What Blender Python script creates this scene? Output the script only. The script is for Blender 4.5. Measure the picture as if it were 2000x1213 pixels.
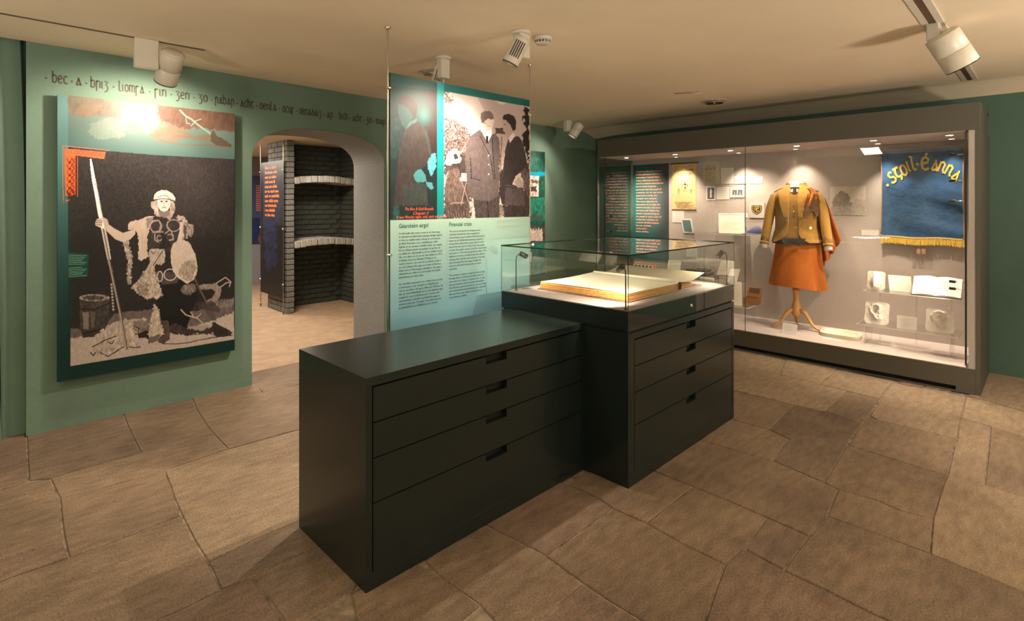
import bpy, math, random
import numpy as np
from mathutils import Vector, Matrix

# ------------------------------------------------------------------ reset
for o in list(bpy.data.objects):
    bpy.data.objects.remove(o, do_unlink=True)
scene = bpy.context.scene
COL = scene.collection
random.seed(7)
RNG = np.random.RandomState(11)
S2 = math.sqrt(2.0)

# ------------------------------------------------------------------ camera
cam_d = bpy.data.cameras.new('camera')
cam = bpy.data.objects.new('camera', cam_d)
COL.objects.link(cam)
cam.location = (0, 0, 1.5)
cam.rotation_euler = (math.radians(90), 0, math.radians(-45))
cam_d.sensor_width = 36.0
cam_d.sensor_fit = 'HORIZONTAL'
cam_d.lens = 36.0 * 1052 / 2000
cam_d.shift_y = -(606.5 - 397.0) / 2000
cam_d.clip_start = 0.05
scene.camera = cam

# ------------------------------------------------------------------ colour management, world
scene.view_settings.view_transform = 'Standard'
scene.view_settings.look = 'None'
scene.view_settings.gamma = 1.0
scene.view_settings.use_curve_mapping = False
scene.view_settings.exposure = 0.8
w = bpy.data.worlds.new('world'); scene.world = w
w.use_nodes = True
w.node_tree.nodes['Background'].inputs[0].default_value = (0.9, 0.8, 0.65, 1)
w.node_tree.nodes['Background'].inputs[1].default_value = 0.05

WARM = (1.0, 0.84, 0.66)
SOFT = (1.0, 0.865, 0.71)

def light(name, kind, loc, target=None, energy=10, color=WARM, size=0.05, angle=60, blend=0.8, sy=None, parent=None):
    d = bpy.data.lights.new(name, kind)
    d.energy = energy; d.color = color
    if kind == 'SPOT':
        d.spot_size = math.radians(angle); d.spot_blend = blend; d.shadow_soft_size = size
    elif kind == 'AREA':
        d.size = size
        if sy: d.shape = 'RECTANGLE'; d.size_y = sy
    else:
        d.shadow_soft_size = size
    o = bpy.data.objects.new(name, d); COL.objects.link(o)
    o.location = loc
    if target is not None:
        o.rotation_euler = (Vector(target) - Vector(loc)).to_track_quat('-Z', 'Y').to_euler()
    return o

# large soft fill lights, unseen, for the rest of the gallery's ceiling lighting behind the camera, and the next room
light('gallery_fill', 'AREA', (0.2, -0.6, 2.50), (0.2, 0.6, 0), 5, SOFT, 0.3, sy=0.3)
light('gallery_fill', 'AREA', (4.6, -1.3, 2.50), (4.2, 0.6, 0), 24, SOFT, 0.1, sy=0.1)
light('gallery_fill', 'AREA', (-0.9, 2.4, 2.50), (0.4, 2.6, 0), 10, SOFT, 0.3, sy=0.3)
for p_, e_ in (((-1.5, -1.5, 1.30), 24), ((2.2, -2.5, 1.2), 32)):
    light('gallery_fill', 'POINT', p_, None, e_, SOFT, 0.05)  # unseen mid-air point lamps, added to brighten the room
# upward fill added unseen behind the camera and at the left: it washes the ceiling
for p_, e_ in (((-1.0, -1.4, .8), 64), ((3.4, -2.2, .8), 72), ((-1.9, 2.6, .8), 30)):
    light('ceiling_fill', 'AREA', p_, (p_[0] + .05, p_[1] + .05, 3), e_, SOFT, 0.5, sy=0.5)
light('back_room_light', 'AREA', (2.3, 8.6, 2.3), (2.5, 8.2, 0), 45, SOFT, 1.2, sy=1.2)
light('back_room_light', 'AREA', (2.3, 6.3, 2.3), (2.5, 6.2, 0), 34, WARM, 0.7, sy=0.7)

# ------------------------------------------------------------------ projection helpers (photo pixel <-> room)
def ray(u, v):
    r = (u - 1000) / 1052.0
    t = -(v - 397) / 1052.0
    return ((1 + r) / S2, (1 - r) / S2, t)
def on_y(u, v, y):
    a, b, c = ray(u, v); k = y / b
    return Vector((a * k, y, 1.5 + c * k))
def on_x(u, v, x):
    a, b, c = ray(u, v); k = x / a
    return Vector((x, b * k, 1.5 + c * k))
def on_z(u, v, z=0.0):
    a, b, c = ray(u, v); k = (z - 1.5) / c
    return Vector((a * k, b * k, z))

# ------------------------------------------------------------------ materials
def lin(c):
    return tuple(((x / 12.92) if x <= 0.04045 else ((x + 0.055) / 1.055) ** 2.4) for x in c)
def rgb(r, g, b):
    return lin((r / 255, g / 255, b / 255)) + (1,)

def mat(name, col, rough=0.6, metal=0.0, spec=0.5, noise=0.0, nscale=20, bump=0.0, bscale=60, emit=None, es=0, sheen=0):
    m = bpy.data.materials.new(name); m.use_nodes = True
    nt = m.node_tree; b = nt.nodes['Principled BSDF']
    b.inputs['Base Color'].default_value = col
    b.inputs['Roughness'].default_value = rough
    b.inputs['Metallic'].default_value = metal
    b.inputs['Specular IOR Level'].default_value = spec
    if sheen: b.inputs['Sheen Weight'].default_value = sheen
    if emit:
        b.inputs['Emission Color'].default_value = emit
        b.inputs['Emission Strength'].default_value = es
    tc = nt.nodes.new('ShaderNodeTexCoord')
    if noise:
        n = nt.nodes.new('ShaderNodeTexNoise'); n.inputs['Scale'].default_value = nscale
        n.inputs['Detail'].default_value = 6; n.inputs['Roughness'].default_value = 0.65
        nt.links.new(tc.outputs['Object'], n.inputs['Vector'])
        r = nt.nodes.new('ShaderNodeMapRange')
        r.inputs['From Min'].default_value = 0.3; r.inputs['From Max'].default_value = 0.7
        r.inputs['To Min'].default_value = 1 - noise; r.inputs['To Max'].default_value = 1 + noise
        nt.links.new(n.outputs['Fac'], r.inputs['Value'])
        mx = nt.nodes.new('ShaderNodeVectorMath'); mx.operation = 'SCALE'
        mx.inputs[0].default_value = col[:3]
        nt.links.new(r.outputs[0], mx.inputs['Scale'])
        nt.links.new(mx.outputs[0], b.inputs['Base Color'])
    if bump:
        n2 = nt.nodes.new('ShaderNodeTexNoise'); n2.inputs['Scale'].default_value = bscale
        n2.inputs['Detail'].default_value = 5
        nt.links.new(tc.outputs['Object'], n2.inputs['Vector'])
        bp = nt.nodes.new('ShaderNodeBump'); bp.inputs['Strength'].default_value = bump
        bp.inputs['Distance'].default_value = 0.01
        nt.links.new(n2.outputs['Fac'], bp.inputs['Height'])
        nt.links.new(bp.outputs[0], b.inputs['Normal'])
    return m

def glass_mat(name, tint=(1, 1, 1), base=0.04, edge=1.0):
    """thin pane: clear, with a Schlick reflection that works from both sides"""
    m = bpy.data.materials.new(name); m.use_nodes = True
    nt = m.node_tree; nt.nodes.clear()
    out = nt.nodes.new('ShaderNodeOutputMaterial')
    mix = nt.nodes.new('ShaderNodeMixShader')
    tr = nt.nodes.new('ShaderNodeBsdfTransparent'); tr.inputs[0].default_value = tint + (1,)
    gl = nt.nodes.new('ShaderNodeBsdfGlossy'); gl.inputs['Roughness'].default_value = 0.01
    lw = nt.nodes.new('ShaderNodeLayerWeight'); lw.inputs[0].default_value = 0.5
    pw = nt.nodes.new('ShaderNodeMath'); pw.operation = 'POWER'; pw.inputs[1].default_value = 4.0
    mr = nt.nodes.new('ShaderNodeMapRange')
    mr.inputs['To Min'].default_value = base; mr.inputs['To Max'].default_value = edge
    nt.links.new(lw.outputs['Facing'], pw.inputs[0])
    nt.links.new(pw.outputs[0], mr.inputs['Value'])
    nt.links.new(mr.outputs[0], mix.inputs[0])
    nt.links.new(tr.outputs[0], mix.inputs[1]); nt.links.new(gl.outputs[0], mix.inputs[2])
    nt.links.new(mix.outputs[0], out.inputs[0])
    return m

def stone_mat(name, base, stain):
    m = bpy.data.materials.new(name); m.use_nodes = True
    nt = m.node_tree; b = nt.nodes['Principled BSDF']; N = nt.nodes.new; L = nt.links.new
    tc = N('ShaderNodeTexCoord'); oi = N('ShaderNodeObjectInfo')
    n1 = N('ShaderNodeTexNoise'); n1.inputs['Scale'].default_value = 1.6; n1.inputs['Detail'].default_value = 6
    n2 = N('ShaderNodeTexNoise'); n2.inputs['Scale'].default_value = 130; n2.inputs['Detail'].default_value = 4
    n2.inputs['Roughness'].default_value = 0.8
    n3 = N('ShaderNodeTexNoise'); n3.inputs['Scale'].default_value = 9; n3.inputs['Detail'].default_value = 8
    mp = N('ShaderNodeMapping'); mp.inputs['Rotation'].default_value = (0, 0, 0.4); mp.inputs['Scale'].default_value = (1, 3.0, 1)
    L(tc.outputs['Object'], n1.inputs['Vector']); L(tc.outputs['Object'], n2.inputs['Vector'])
    L(tc.outputs['Object'], mp.inputs[0]); L(mp.outputs[0], n3.inputs['Vector'])
    r1 = N('ShaderNodeValToRGB')
    r1.color_ramp.elements[0].position = 0.32; r1.color_ramp.elements[0].color = stain
    r1.color_ramp.elements[1].position = 0.62; r1.color_ramp.elements[1].color = base
    L(n1.outputs['Fac'], r1.inputs[0])
    rr = N('ShaderNodeMapRange'); rr.inputs['To Min'].default_value = 0.93; rr.inputs['To Max'].default_value = 1.08
    L(oi.outputs['Random'], rr.inputs['Value'])
    r2 = N('ShaderNodeMapRange'); r2.inputs['From Min'].default_value = 0.3; r2.inputs['From Max'].default_value = 0.7
    r2.inputs['To Min'].default_value = 0.45; r2.inputs['To Max'].default_value = 1.5
    L(n2.outputs['Fac'], r2.inputs['Value'])
    r3 = N('ShaderNodeMapRange'); r3.inputs['From Min'].default_value = 0.3; r3.inputs['From Max'].default_value = 0.7
    r3.inputs['To Min'].default_value = 0.78; r3.inputs['To Max'].default_value = 1.2
    L(n3.outputs['Fac'], r3.inputs['Value'])
    m1 = N('ShaderNodeMath'); m1.operation = 'MULTIPLY'; L(rr.outputs[0], m1.inputs[0]); L(r2.outputs[0], m1.inputs[1])
    m2 = N('ShaderNodeMath'); m2.operation = 'MULTIPLY'; L(m1.outputs[0], m2.inputs[0]); L(r3.outputs[0], m2.inputs[1])
    sc = N('ShaderNodeVectorMath'); sc.operation = 'SCALE'; L(r1.outputs[0], sc.inputs[0]); L(m2.outputs[0], sc.inputs['Scale'])
    L(sc.outputs[0], b.inputs['Base Color'])
    ad = N('ShaderNodeMath'); ad.operation = 'ADD'; L(n2.outputs['Fac'], ad.inputs[0]); L(n3.outputs['Fac'], ad.inputs[1])
    bp = N('ShaderNodeBump'); bp.inputs['Strength'].default_value = 0.55; bp.inputs['Distance'].default_value = 0.006
    L(ad.outputs[0], bp.inputs['Height']); L(bp.outputs[0], b.inputs['Normal'])
    b.inputs['Roughness'].default_value = 0.62; b.inputs['Specular IOR Level'].default_value = 0.3
    return m

def print_mat(name, rough=0.45):
    m = bpy.data.materials.new(name); m.use_nodes = True
    nt = m.node_tree; b = nt.nodes['Principled BSDF']
    a = nt.nodes.new('ShaderNodeVertexColor'); a.layer_name = 'ink'
    nt.links.new(a.outputs[0], b.inputs['Base Color'])
    b.inputs['Roughness'].default_value = rough
    b.inputs['Specular IOR Level'].default_value = 0.3
    return m

M = {}
M['green'] = mat('green_wall_paint', (0.130, 0.207, 0.155, 1), 0.75, noise=0.05, nscale=3, bump=0.25, bscale=25)
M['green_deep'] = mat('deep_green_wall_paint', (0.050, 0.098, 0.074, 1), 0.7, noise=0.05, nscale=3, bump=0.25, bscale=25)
M['lavender'] = mat('grey_wall_paint', (0.30, 0.29, 0.31, 1), 0.8, noise=0.05, nscale=4, bump=0.25, bscale=30)
M['reveal'] = mat('arch_reveal_paint', (0.23, 0.235, 0.23, 1), 0.8, noise=0.05, nscale=5, bump=0.3, bscale=30)
M['cream'] = mat('ceiling_paint', (0.80, 0.66, 0.48, 1), 0.85, noise=0.03, nscale=2)
M['mortar'] = mat('mortar', (0.21, 0.16, 0.11, 1), 0.9, noise=0.6, nscale=14, bump=0.6, bscale=60)
M['slab'] = stone_mat('flagstone_brown', (0.235, 0.165, 0.108, 1), (0.150, 0.104, 0.070, 1))
M['slab_light'] = stone_mat('flagstone_light', (0.285, 0.207, 0.135, 1), (0.215, 0.152, 0.098, 1))
M['slab_dark'] = stone_mat('flagstone_dark', (0.205, 0.145, 0.098, 1), (0.105, 0.072, 0.052, 1))
M['slab_red'] = stone_mat('flagstone_reddish', (0.215, 0.145, 0.102, 1), (0.135, 0.092, 0.068, 1))
M['screed'] = mat('back_room_screed', (0.42, 0.29, 0.19, 1), 0.75, noise=0.18, nscale=6, bump=0.3, bscale=50)
M['cab'] = mat('cabinet_lacquer', (0.0095, 0.0150, 0.0135, 1), 0.25, noise=0.06, nscale=200, spec=0.5)
M['cab_in'] = mat('cabinet_gap', (0.004, 0.004, 0.004, 1), 0.9)
M['case'] = mat('case_frame_paint', (0.075, 0.066, 0.05, 1), 0.55, noise=0.08, nscale=150)
M['case_in'] = mat('case_lining', (0.40, 0.345, 0.315, 1), 0.8, noise=0.03, nscale=30)
M['case_floor'] = mat('case_floor_board', (0.44, 0.38, 0.36, 1), 0.6, noise=0.03, nscale=30)
M['vit_floor'] = mat('vitrine_base_fabric', (0.25, 0.20, 0.19, 1), 0.75)
M['black'] = mat('black_gap', (0.006, 0.006, 0.006, 1), 0.8)
M['white_metal'] = mat('white_enamel', (0.62, 0.56, 0.47, 1), 0.4)
M['steel'] = mat('brushed_steel', (0.50, 0.42, 0.33, 1), 0.3, metal=1.0)
M['dark_metal'] = mat('dark_bronze', (0.05, 0.043, 0.035, 1), 0.4, metal=0.6)
M['chrome'] = mat('chrome', (0.8, 0.78, 0.75, 1), 0.15, metal=1.0)
M['lens'] = mat('lamp_lens', (1, 1, 1, 1), 0.3, emit=(1, 0.86, 0.66, 1), es=12)
M['lens_dim'] = mat('lamp_lens_dim', (1, 1, 1, 1), 0.3, emit=(1, 0.88, 0.7, 1), es=3)
M['glass'] = glass_mat('clear_glass', (0.985, 0.995, 0.985), 0.05, 0.9)
M['glass_top'] = glass_mat('vitrine_glass', (0.93, 0.965, 0.94), 0.10, 0.9)
M['glass_end'] = glass_mat('end_glass', (0.80, 0.86, 0.82), 0.22, 0.95)
M['glass_edge'] = mat('glass_edge', (0.008, 0.025, 0.018, 1), 0.2)
M['acrylic'] = glass_mat('acrylic', (0.97, 0.965, 0.96), 0.05, 0.9)
M['acrylic_edge'] = mat('acrylic_edge', (0.75, 0.70, 0.66, 1), 0.3)
M['teal_dark'] = mat('poster_board_dark_teal', (0.004, 0.030, 0.026, 1), 0.4)
M['print'] = print_mat('printed_ink')
M['print_matt'] = print_mat('reflection_print', 0.8)
M['brick'] = mat('painted_brick', (0.19, 0.19, 0.18, 1), 0.85, noise=0.18, nscale=14, bump=0.8, bscale=40)
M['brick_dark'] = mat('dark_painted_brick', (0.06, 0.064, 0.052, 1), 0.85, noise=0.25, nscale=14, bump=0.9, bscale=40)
M['brick_joint'] = mat('painted_joint', (0.045, 0.046, 0.040, 1), 0.9)
M['stone_lt'] = mat('shelf_stone', (0.45, 0.43, 0.39, 1), 0.85, noise=0.25, nscale=18, bump=0.9, bscale=40)
M['letter'] = mat('wall_lettering_paint', (0.060, 0.050, 0.034, 1), 0.7)
M['orange_ink'] = mat('orange_ink', (0.95, 0.22, 0.03, 1), 0.6)
M['red_ink'] = mat('red_ink', (0.95, 0.14, 0.06, 1), 0.5)
M['salmon_ink'] = mat('salmon_ink', (0.80, 0.22, 0.12, 1), 0.6)
M['teal_ink'] = mat('teal_ink', (0.01, 0.12, 0.12, 1), 0.5)
M['dark_ink'] = mat('dark_ink', (0.03, 0.05, 0.05, 1), 0.6)
M['pale_ink'] = mat('pale_ink', (0.55, 0.6, 0.5, 1), 0.6)
M['grey_ink'] = mat('grey_ink', (0.42, 0.38, 0.34, 1), 0.7)
M['brown_ink'] = mat('brown_ink', (0.12, 0.06, 0.03, 1), 0.7)
M['card'] = mat('white_card', (0.66, 0.62, 0.57, 1), 0.75)
M['paper'] = mat('old_paper', (0.66, 0.60, 0.48, 1), 0.8, noise=0.06, nscale=30)
M['beige_paper'] = mat('beige_paper', (0.42, 0.34, 0.22, 1), 0.8, noise=0.08, nscale=40)
M['scroll'] = mat('scroll_paper', (0.62, 0.43, 0.19, 1), 0.75, noise=0.10, nscale=8)
M['photo'] = mat('photo_dark', (0.10, 0.09, 0.085, 1), 0.5, noise=0.5, nscale=90)
M['photo_blue'] = mat('photo_blue', (0.10, 0.17, 0.20, 1), 0.5, noise=0.3, nscale=60)
M['plaque'] = mat('plaque_grey', (0.46, 0.42, 0.41, 1), 0.6)
M['gold'] = mat('gold_thread', (0.62, 0.40, 0.05, 1), 0.5, noise=0.2, nscale=200)
M['badge_black'] = mat('badge_black', (0.012, 0.011, 0.01, 1), 0.6)
M['cap'] = mat('blue_felt', (0.075, 0.075, 0.16, 1), 0.85, noise=0.15, nscale=80, sheen=0.3)
M['banner'] = mat('blue_satin', (0.026, 0.072, 0.165, 1), 0.30, noise=0.25, nscale=6, bump=0.9, bscale=9)
M['fringe'] = mat('gold_fringe', (0.55, 0.36, 0.05, 1), 0.55, noise=0.4, nscale=120)
M['ribbon'] = mat('ribbon_brown', (0.28, 0.17, 0.10, 1), 0.5)
M['jacket'] = mat('saffron_jacket_wool', (0.35, 0.178, 0.022, 1), 0.85, noise=0.14, nscale=160, bump=0.3, bscale=300, sheen=0.2)
M['waist'] = mat('saffron_waistcoat', (0.27, 0.135, 0.02, 1), 0.85, noise=0.14, nscale=140, bump=0.3, bscale=300)
M['kilt'] = mat('rust_orange_kilt_wool', (0.42, 0.110, 0.008, 1), 0.85, noise=0.14, nscale=120, bump=0.3, bscale=300)
M['plaid'] = mat('russet_plaid', (0.40, 0.11, 0.010, 1), 0.85, noise=0.2, nscale=60, bump=0.4, bscale=200)
M['dull_brown'] = mat('worn_brown_cloth', (0.17, 0.085, 0.035, 1), 0.85, noise=0.35, nscale=50)
M['linen'] = mat('white_linen', (0.72, 0.70, 0.66, 1), 0.8)
M['tie'] = mat('dark_tie', (0.035, 0.022, 0.022, 1), 0.7)
M['wood'] = mat('pale_turned_wood', (0.60, 0.30, 0.095, 1), 0.45, noise=0.12, nscale=25)
M['box_wood'] = mat('box_wood', (0.36, 0.15, 0.045, 1), 0.5, noise=0.2, nscale=30)
M['box_dark'] = mat('box_inside', (0.05, 0.035, 0.02, 1), 0.7)
M['plaster'] = mat('white_plaster', (0.74, 0.68, 0.60, 1), 0.75, bump=0.15, bscale=120)
M['relief'] = mat('cream_plaster', (0.66, 0.57, 0.44, 1), 0.75, bump=0.2, bscale=120)
M['page'] = mat('ledger_page', (0.78, 0.73, 0.60, 1), 0.75, noise=0.05, nscale=8)
M['page_edge'] = mat('ledger_page_edge', (0.48, 0.24, 0.07, 1), 0.8, noise=0.25, nscale=60)
M['leather'] = mat('ledger_leather', (0.10, 0.05, 0.025, 1), 0.6, noise=0.3, nscale=30)
M['grey_thing'] = mat('dark_grey_leather', (0.08, 0.075, 0.07, 1), 0.6, noise=0.3, nscale=40)
M['pale_panel'] = mat('pale_photo_mount', (0.45, 0.40, 0.36, 1), 0.7)

# ------------------------------------------------------------------ mesh builder
def world_loc(p):
    v = Vector((0, 0, 0))
    while p is not None:
        v = v + p.location; p = p.parent
    return v

class MB:
    def __init__(s):
        s.v = []; s.f = []; s.m = []; s.sm = []
    def add(s, vs, fs, mi=0, smooth=False):
        n = len(s.v); s.v += [tuple(p) for p in vs]
        for f in fs:
            s.f.append(tuple(n + i for i in f)); s.m.append(mi); s.sm.append(smooth)
        return s
    def box(s, a, b, mi=0, bev=0.0):
        x0, x1 = sorted((a[0], b[0])); y0, y1 = sorted((a[1], b[1])); z0, z1 = sorted((a[2], b[2]))
        if bev <= 0:
            vs = [(x, y, z) for z in (z0, z1) for y in (y0, y1) for x in (x0, x1)]
            fs = [(0, 2, 3, 1), (4, 5, 7, 6), (0, 1, 5, 4), (2, 6, 7, 3), (0, 4, 6, 2), (1, 3, 7, 5)]
            return s.add(vs, fs, mi)
        c = [(x0 + x1) / 2, (y0 + y1) / 2, (z0 + z1) / 2]
        h = [(x1 - x0) / 2, (y1 - y0) / 2, (z1 - z0) / 2]
        bev = min(bev, min(h) * 0.9)
        vs = []; idx = {}
        for sx in (-1, 1):
            for sy in (-1, 1):
                for sz in (-1, 1):
                    for ax in range(3):
                        p = [c[0] + sx * h[0], c[1] + sy * h[1], c[2] + sz * h[2]]
                        sg = (sx, sy, sz)
                        for q in range(3):
                            if q != ax: p[q] -= sg[q] * bev
                        idx[(sx, sy, sz, ax)] = len(vs); vs.append(p)
        fs = []
        for ax in range(3):
            o = [q for q in range(3) if q != ax]
            for sg in (-1, 1):
                loop = []
                for (p, q) in ((-1, -1), (1, -1), (1, 1), (-1, 1)):
                    k = [0, 0, 0]; k[ax] = sg; k[o[0]] = p; k[o[1]] = q
                    loop.append(idx[(k[0], k[1], k[2], ax)])
                fs.append(tuple(loop))
        for ax in range(3):
            o = [q for q in range(3) if q != ax]
            for p in (-1, 1):
                for q in (-1, 1):
                    k0 = [0, 0, 0]; k1 = [0, 0, 0]; k0[ax] = -1; k1[ax] = 1
                    for k in (k0, k1): k[o[0]] = p; k[o[1]] = q
                    fs.append((idx[(*k0, o[0])], idx[(*k1, o[0])], idx[(*k1, o[1])], idx[(*k0, o[1])]))
        for sx in (-1, 1):
            for sy in (-1, 1):
                for sz in (-1, 1):
                    fs.append(tuple(idx[(sx, sy, sz, a)] for a in range(3)))
        s.fix = True
        return s.add(vs, fs, mi)
    def prism(s, poly, n, mi=0):
        """poly: list of 3-D points, extruded by vector n"""
        n = Vector(n); k = len(poly)
        a = [Vector(p) for p in poly]; b = [p + n for p in a]
        fs = [tuple(range(k))[::-1], tuple(range(k, 2 * k))]
        fs += [(i, (i + 1) % k, k + (i + 1) % k, k + i) for i in range(k)]
        s.fix = True
        return s.add(a + b, fs, mi)
    def quad(s, a, b, c, d, mi=0):
        return s.add([a, b, c, d], [(0, 1, 2, 3)], mi)
    def tube(s, path, r, seg=10, mi=0, cap=True, flat=1.0, up=None):
        P = [Vector(p) for p in path]; n = len(P)
        R = r if isinstance(r, (list, tuple)) else [r] * n
        rings = []
        ref = Vector(up) if up else Vector((0, 0, 1))
        T = []
        for i in range(n):
            t = (P[min(i + 1, n - 1)] - P[max(i - 1, 0)]).normalized(); T.append(t)
        if abs(T[0].dot(ref)) > 0.95: ref = Vector((1, 0, 0))
        a = T[0].cross(ref).normalized()
        vs = []
        for i in range(n):
            a = (a - T[i] * a.dot(T[i])).normalized(); b = T[i].cross(a)
            for k in range(seg):
                q = 2 * math.pi * k / seg
                vs.append(P[i] + (a * math.cos(q) + b * math.sin(q) * flat) * R[i])
        fs = []
        for i in range(n - 1):
            for k in range(seg):
                k2 = (k + 1) % seg
                fs.append((i * seg + k, i * seg + k2, (i + 1) * seg + k2, (i + 1) * seg + k))
        s.add(vs, fs, mi, True)
        if cap:
            m = len(s.v) - len(vs)
            s.f.append(tuple(m + k for k in range(seg))[::-1]); s.m.append(mi); s.sm.append(False)
            s.f.append(tuple(m + (n - 1) * seg + k for k in range(seg))); s.m.append(mi); s.sm.append(False)
        return s
    def lathe(s, prof, c=(0, 0, 0), axis=(0, 0, 1), seg=24, mi=0, smooth=True):
        ax = Vector(axis).normalized()
        a = ax.orthogonal().normalized(); b = ax.cross(a); c = Vector(c)
        vs = []
        for (r, h) in prof:
            for k in range(seg):
                q = 2 * math.pi * k / seg
                vs.append(c + ax * h + (a * math.cos(q) + b * math.sin(q)) * max(r, 1e-5))
        fs = []
        for i in range(len(prof) - 1):
            for k in range(seg):
                k2 = (k + 1) % seg
                fs.append((i * seg + k, i * seg + k2, (i + 1) * seg + k2, (i + 1) * seg + k))
        s.fix = True
        return s.add(vs, fs, mi, smooth)
    def grid(s, fn, nu, nv, mi=0, smooth=True, closed=False):
        vs = [fn(i / nu, j / nv) for j in range(nv + 1) for i in range(nu + 1)]
        W = nu + 1
        fs = [(j * W + i, j * W + i + 1, (j + 1) * W + i + 1, (j + 1) * W + i) for j in range(nv) for i in range(nu)]
        return s.add(vs, fs, mi, smooth)
    def build(s, name, mats, parent=None, off=None, fixn=None):
        if not isinstance(mats, (list, tuple)): mats = [mats]
        L = world_loc(parent) if off is None else Vector(off)
        me = bpy.data.meshes.new(name)
        me.from_pydata([(p[0] - L.x, p[1] - L.y, p[2] - L.z) for p in s.v], [], s.f)
        for m in mats: me.materials.append(m)
        me.polygons.foreach_set('material_index', s.m)
        me.polygons.foreach_set('use_smooth', s.sm)
        if getattr(s, 'fix', False) if fixn is None else fixn:
            import bmesh
            bm = bmesh.new(); bm.from_mesh(me)
            bmesh.ops.recalc_face_normals(bm, faces=bm.faces[:]); bm.to_mesh(me); bm.free()
        me.update()
        o = bpy.data.objects.new(name, me); COL.objects.link(o)
        if parent is not None: o.parent = parent
        return o

def tag(o, label, cat, group=None):
    o['label'] = label; o['category'] = cat
    if group: o['group'] = group
    return o
def thing(name, label, cat, loc=(0, 0, 0), group=None, rz=0):
    o = bpy.data.objects.new(name, None); COL.objects.link(o)
    o.empty_display_size = 0.1
    o.location = loc; o.rotation_euler = (0, 0, rz)
    return tag(o, label, cat, group)
def struct(o):
    o['kind'] = 'structure'; return o
def solo(mb, name, mats, base, label, cat, group=None):
    """a thing that is one mesh, origin at its base"""
    o = mb.build(name, mats, None, off=base); o.location = base
    return tag(o, label, cat, group)

# ------------------------------------------------------------------ text
_tc = {}
def text2d(body, shear=0.0, bold=0.0):
    k = (body, shear, bold)
    if k in _tc: return _tc[k]
    cu = bpy.data.curves.new('t', 'FONT'); cu.body = body; cu.size = 1.0; cu.shear = shear
    cu.resolution_u = 2; cu.offset = bold
    o = bpy.data.objects.new('t', cu)
    me = o.to_mesh()
    vs = [(v.co.x, v.co.y) for v in me.vertices]
    fs = [tuple(p.vertices) for p in me.polygons]
    o.to_mesh_clear(); bpy.data.objects.remove(o); bpy.data.curves.remove(cu)
    _tc[k] = (vs, fs); return _tc[k]
def put_text(mb, body, org, xd, size, up=(0, 0, 1), width=None, shear=0.0, bold=0.0, mi=0, maxw=None):
    vs, fs = text2d(body, shear, bold)
    if not vs: return
    w = max(p[0] for p in vs)
    sx = size
    if width: sx = width / w
    if maxw and sx * w > maxw: sx = maxw / w
    org = Vector(org); xd = Vector(xd); up = Vector(up)
    mb.add([org + xd * (p[0] * sx) + up * (p[1] * size) for p in vs], fs, mi)

# stroke lettering in an uncial (insular) hand
GL = {
 'b': (.55, [[(0, 1.5), (0, .05)], [(0, .1), (.2, 0), (.38, .05), (.5, .3), (.5, .65), (.38, .95), (.2, 1), (0, .85)]]),
 'e': (.5, [[(.02, .5), (.42, .6), (.42, .82), (.28, 1), (.12, .95), (0, .68), (0, .32), (.12, .05), (.28, 0), (.46, .12)]]),
 'c': (.48, [[(.44, .88), (.3, 1), (.12, .93), (0, .66), (0, .34), (.12, .06), (.3, 0), (.46, .12)]]),
 'a': (.62, [[(.24, 1.08), (.6, 0)], [(.3, .86), (.03, .1), (.1, .03), (.5, .2)]]),
 'r': (.52, [[(0, -.45), (0, 1)], [(0, .8), (.18, 1), (.38, .95), (.44, .75), (.44, .0)]]),
 'i': (.16, [[(0, 1), (0, .1), (.12, 0)]]),
 'g': (.48, [[(.0, 1), (.45, 1), (.18, .55), (.4, .4), (.46, .05), (.32, -.32), (.02, -.42)]]),
 'l': (.3, [[(0, 1.45), (0, .12), (.12, 0), (.28, .06)]]),
 'o': (.5, [[(.25, 1), (.06, .85), (0, .5), (.06, .15), (.25, 0), (.44, .15), (.5, .5), (.44, .85), (.25, 1)]]),
 'm': (.78, [[(0, 0), (0, 1)], [(0, .9), (.2, 1), (.36, .9), (.36, 0)], [(.36, .9), (.55, 1), (.72, .9), (.72, 0)]]),
 's': (.42, [[(0, -.45), (0, 1)], [(0, .82), (.18, 1), (.42, .92)]]),
 'n': (.5, [[(0, 0), (0, 1)], [(0, .85), (.22, 1), (.42, .9), (.42, 0)]]),
 'h': (.5, [[(0, 0), (0, 1.5)], [(0, .85), (.22, 1), (.42, .9), (.42, 0)]]),
 't': (.5, [[(0, 1), (.5, 1)], [(.22, 1), (.06, .7), (.06, .3), (.2, 0), (.44, .1)]]),
 'u': (.5, [[(0, 1), (0, .15), (.15, 0), (.42, .15)], [(.42, 1), (.42, 0)]]),
 'd': (.52, [[(.05, 1.2), (.38, .95), (.5, .5), (.4, .1), (.22, 0), (.05, .2), (.05, .55), (.22, .8), (.42, .72)]]),
 "'": (.2, [[(0, 1.15), (.18, 1.3)]]),
}
def stroke(mb, pts, wdt, place, mi=0):
    """ribbon of width wdt along 2-D pts; place maps 2-D to 3-D"""
    P = [Vector((p[0], p[1])) for p in pts]; n = len(P)
    Lp = []; Rp = []
    for i in range(n):
        t = (P[min(i + 1, n - 1)] - P[max(i - 1, 0)])
        if t.length < 1e-9: t = Vector((1, 0))
        t.normalize(); nn = Vector((-t.y, t.x)) * wdt / 2
        Lp.append(P[i] + nn); Rp.append(P[i] - nn)
    vs = [place(p.x, p.y) for p in Lp] + [place(p.x, p.y) for p in Rp]
    mb.add(vs, [(i, i + 1, n + i + 1, n + i) for i in range(n - 1)], mi)
def word_width(wd, gap=.2):
    return sum(GL[c][0] + gap for c in wd) - gap
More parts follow.
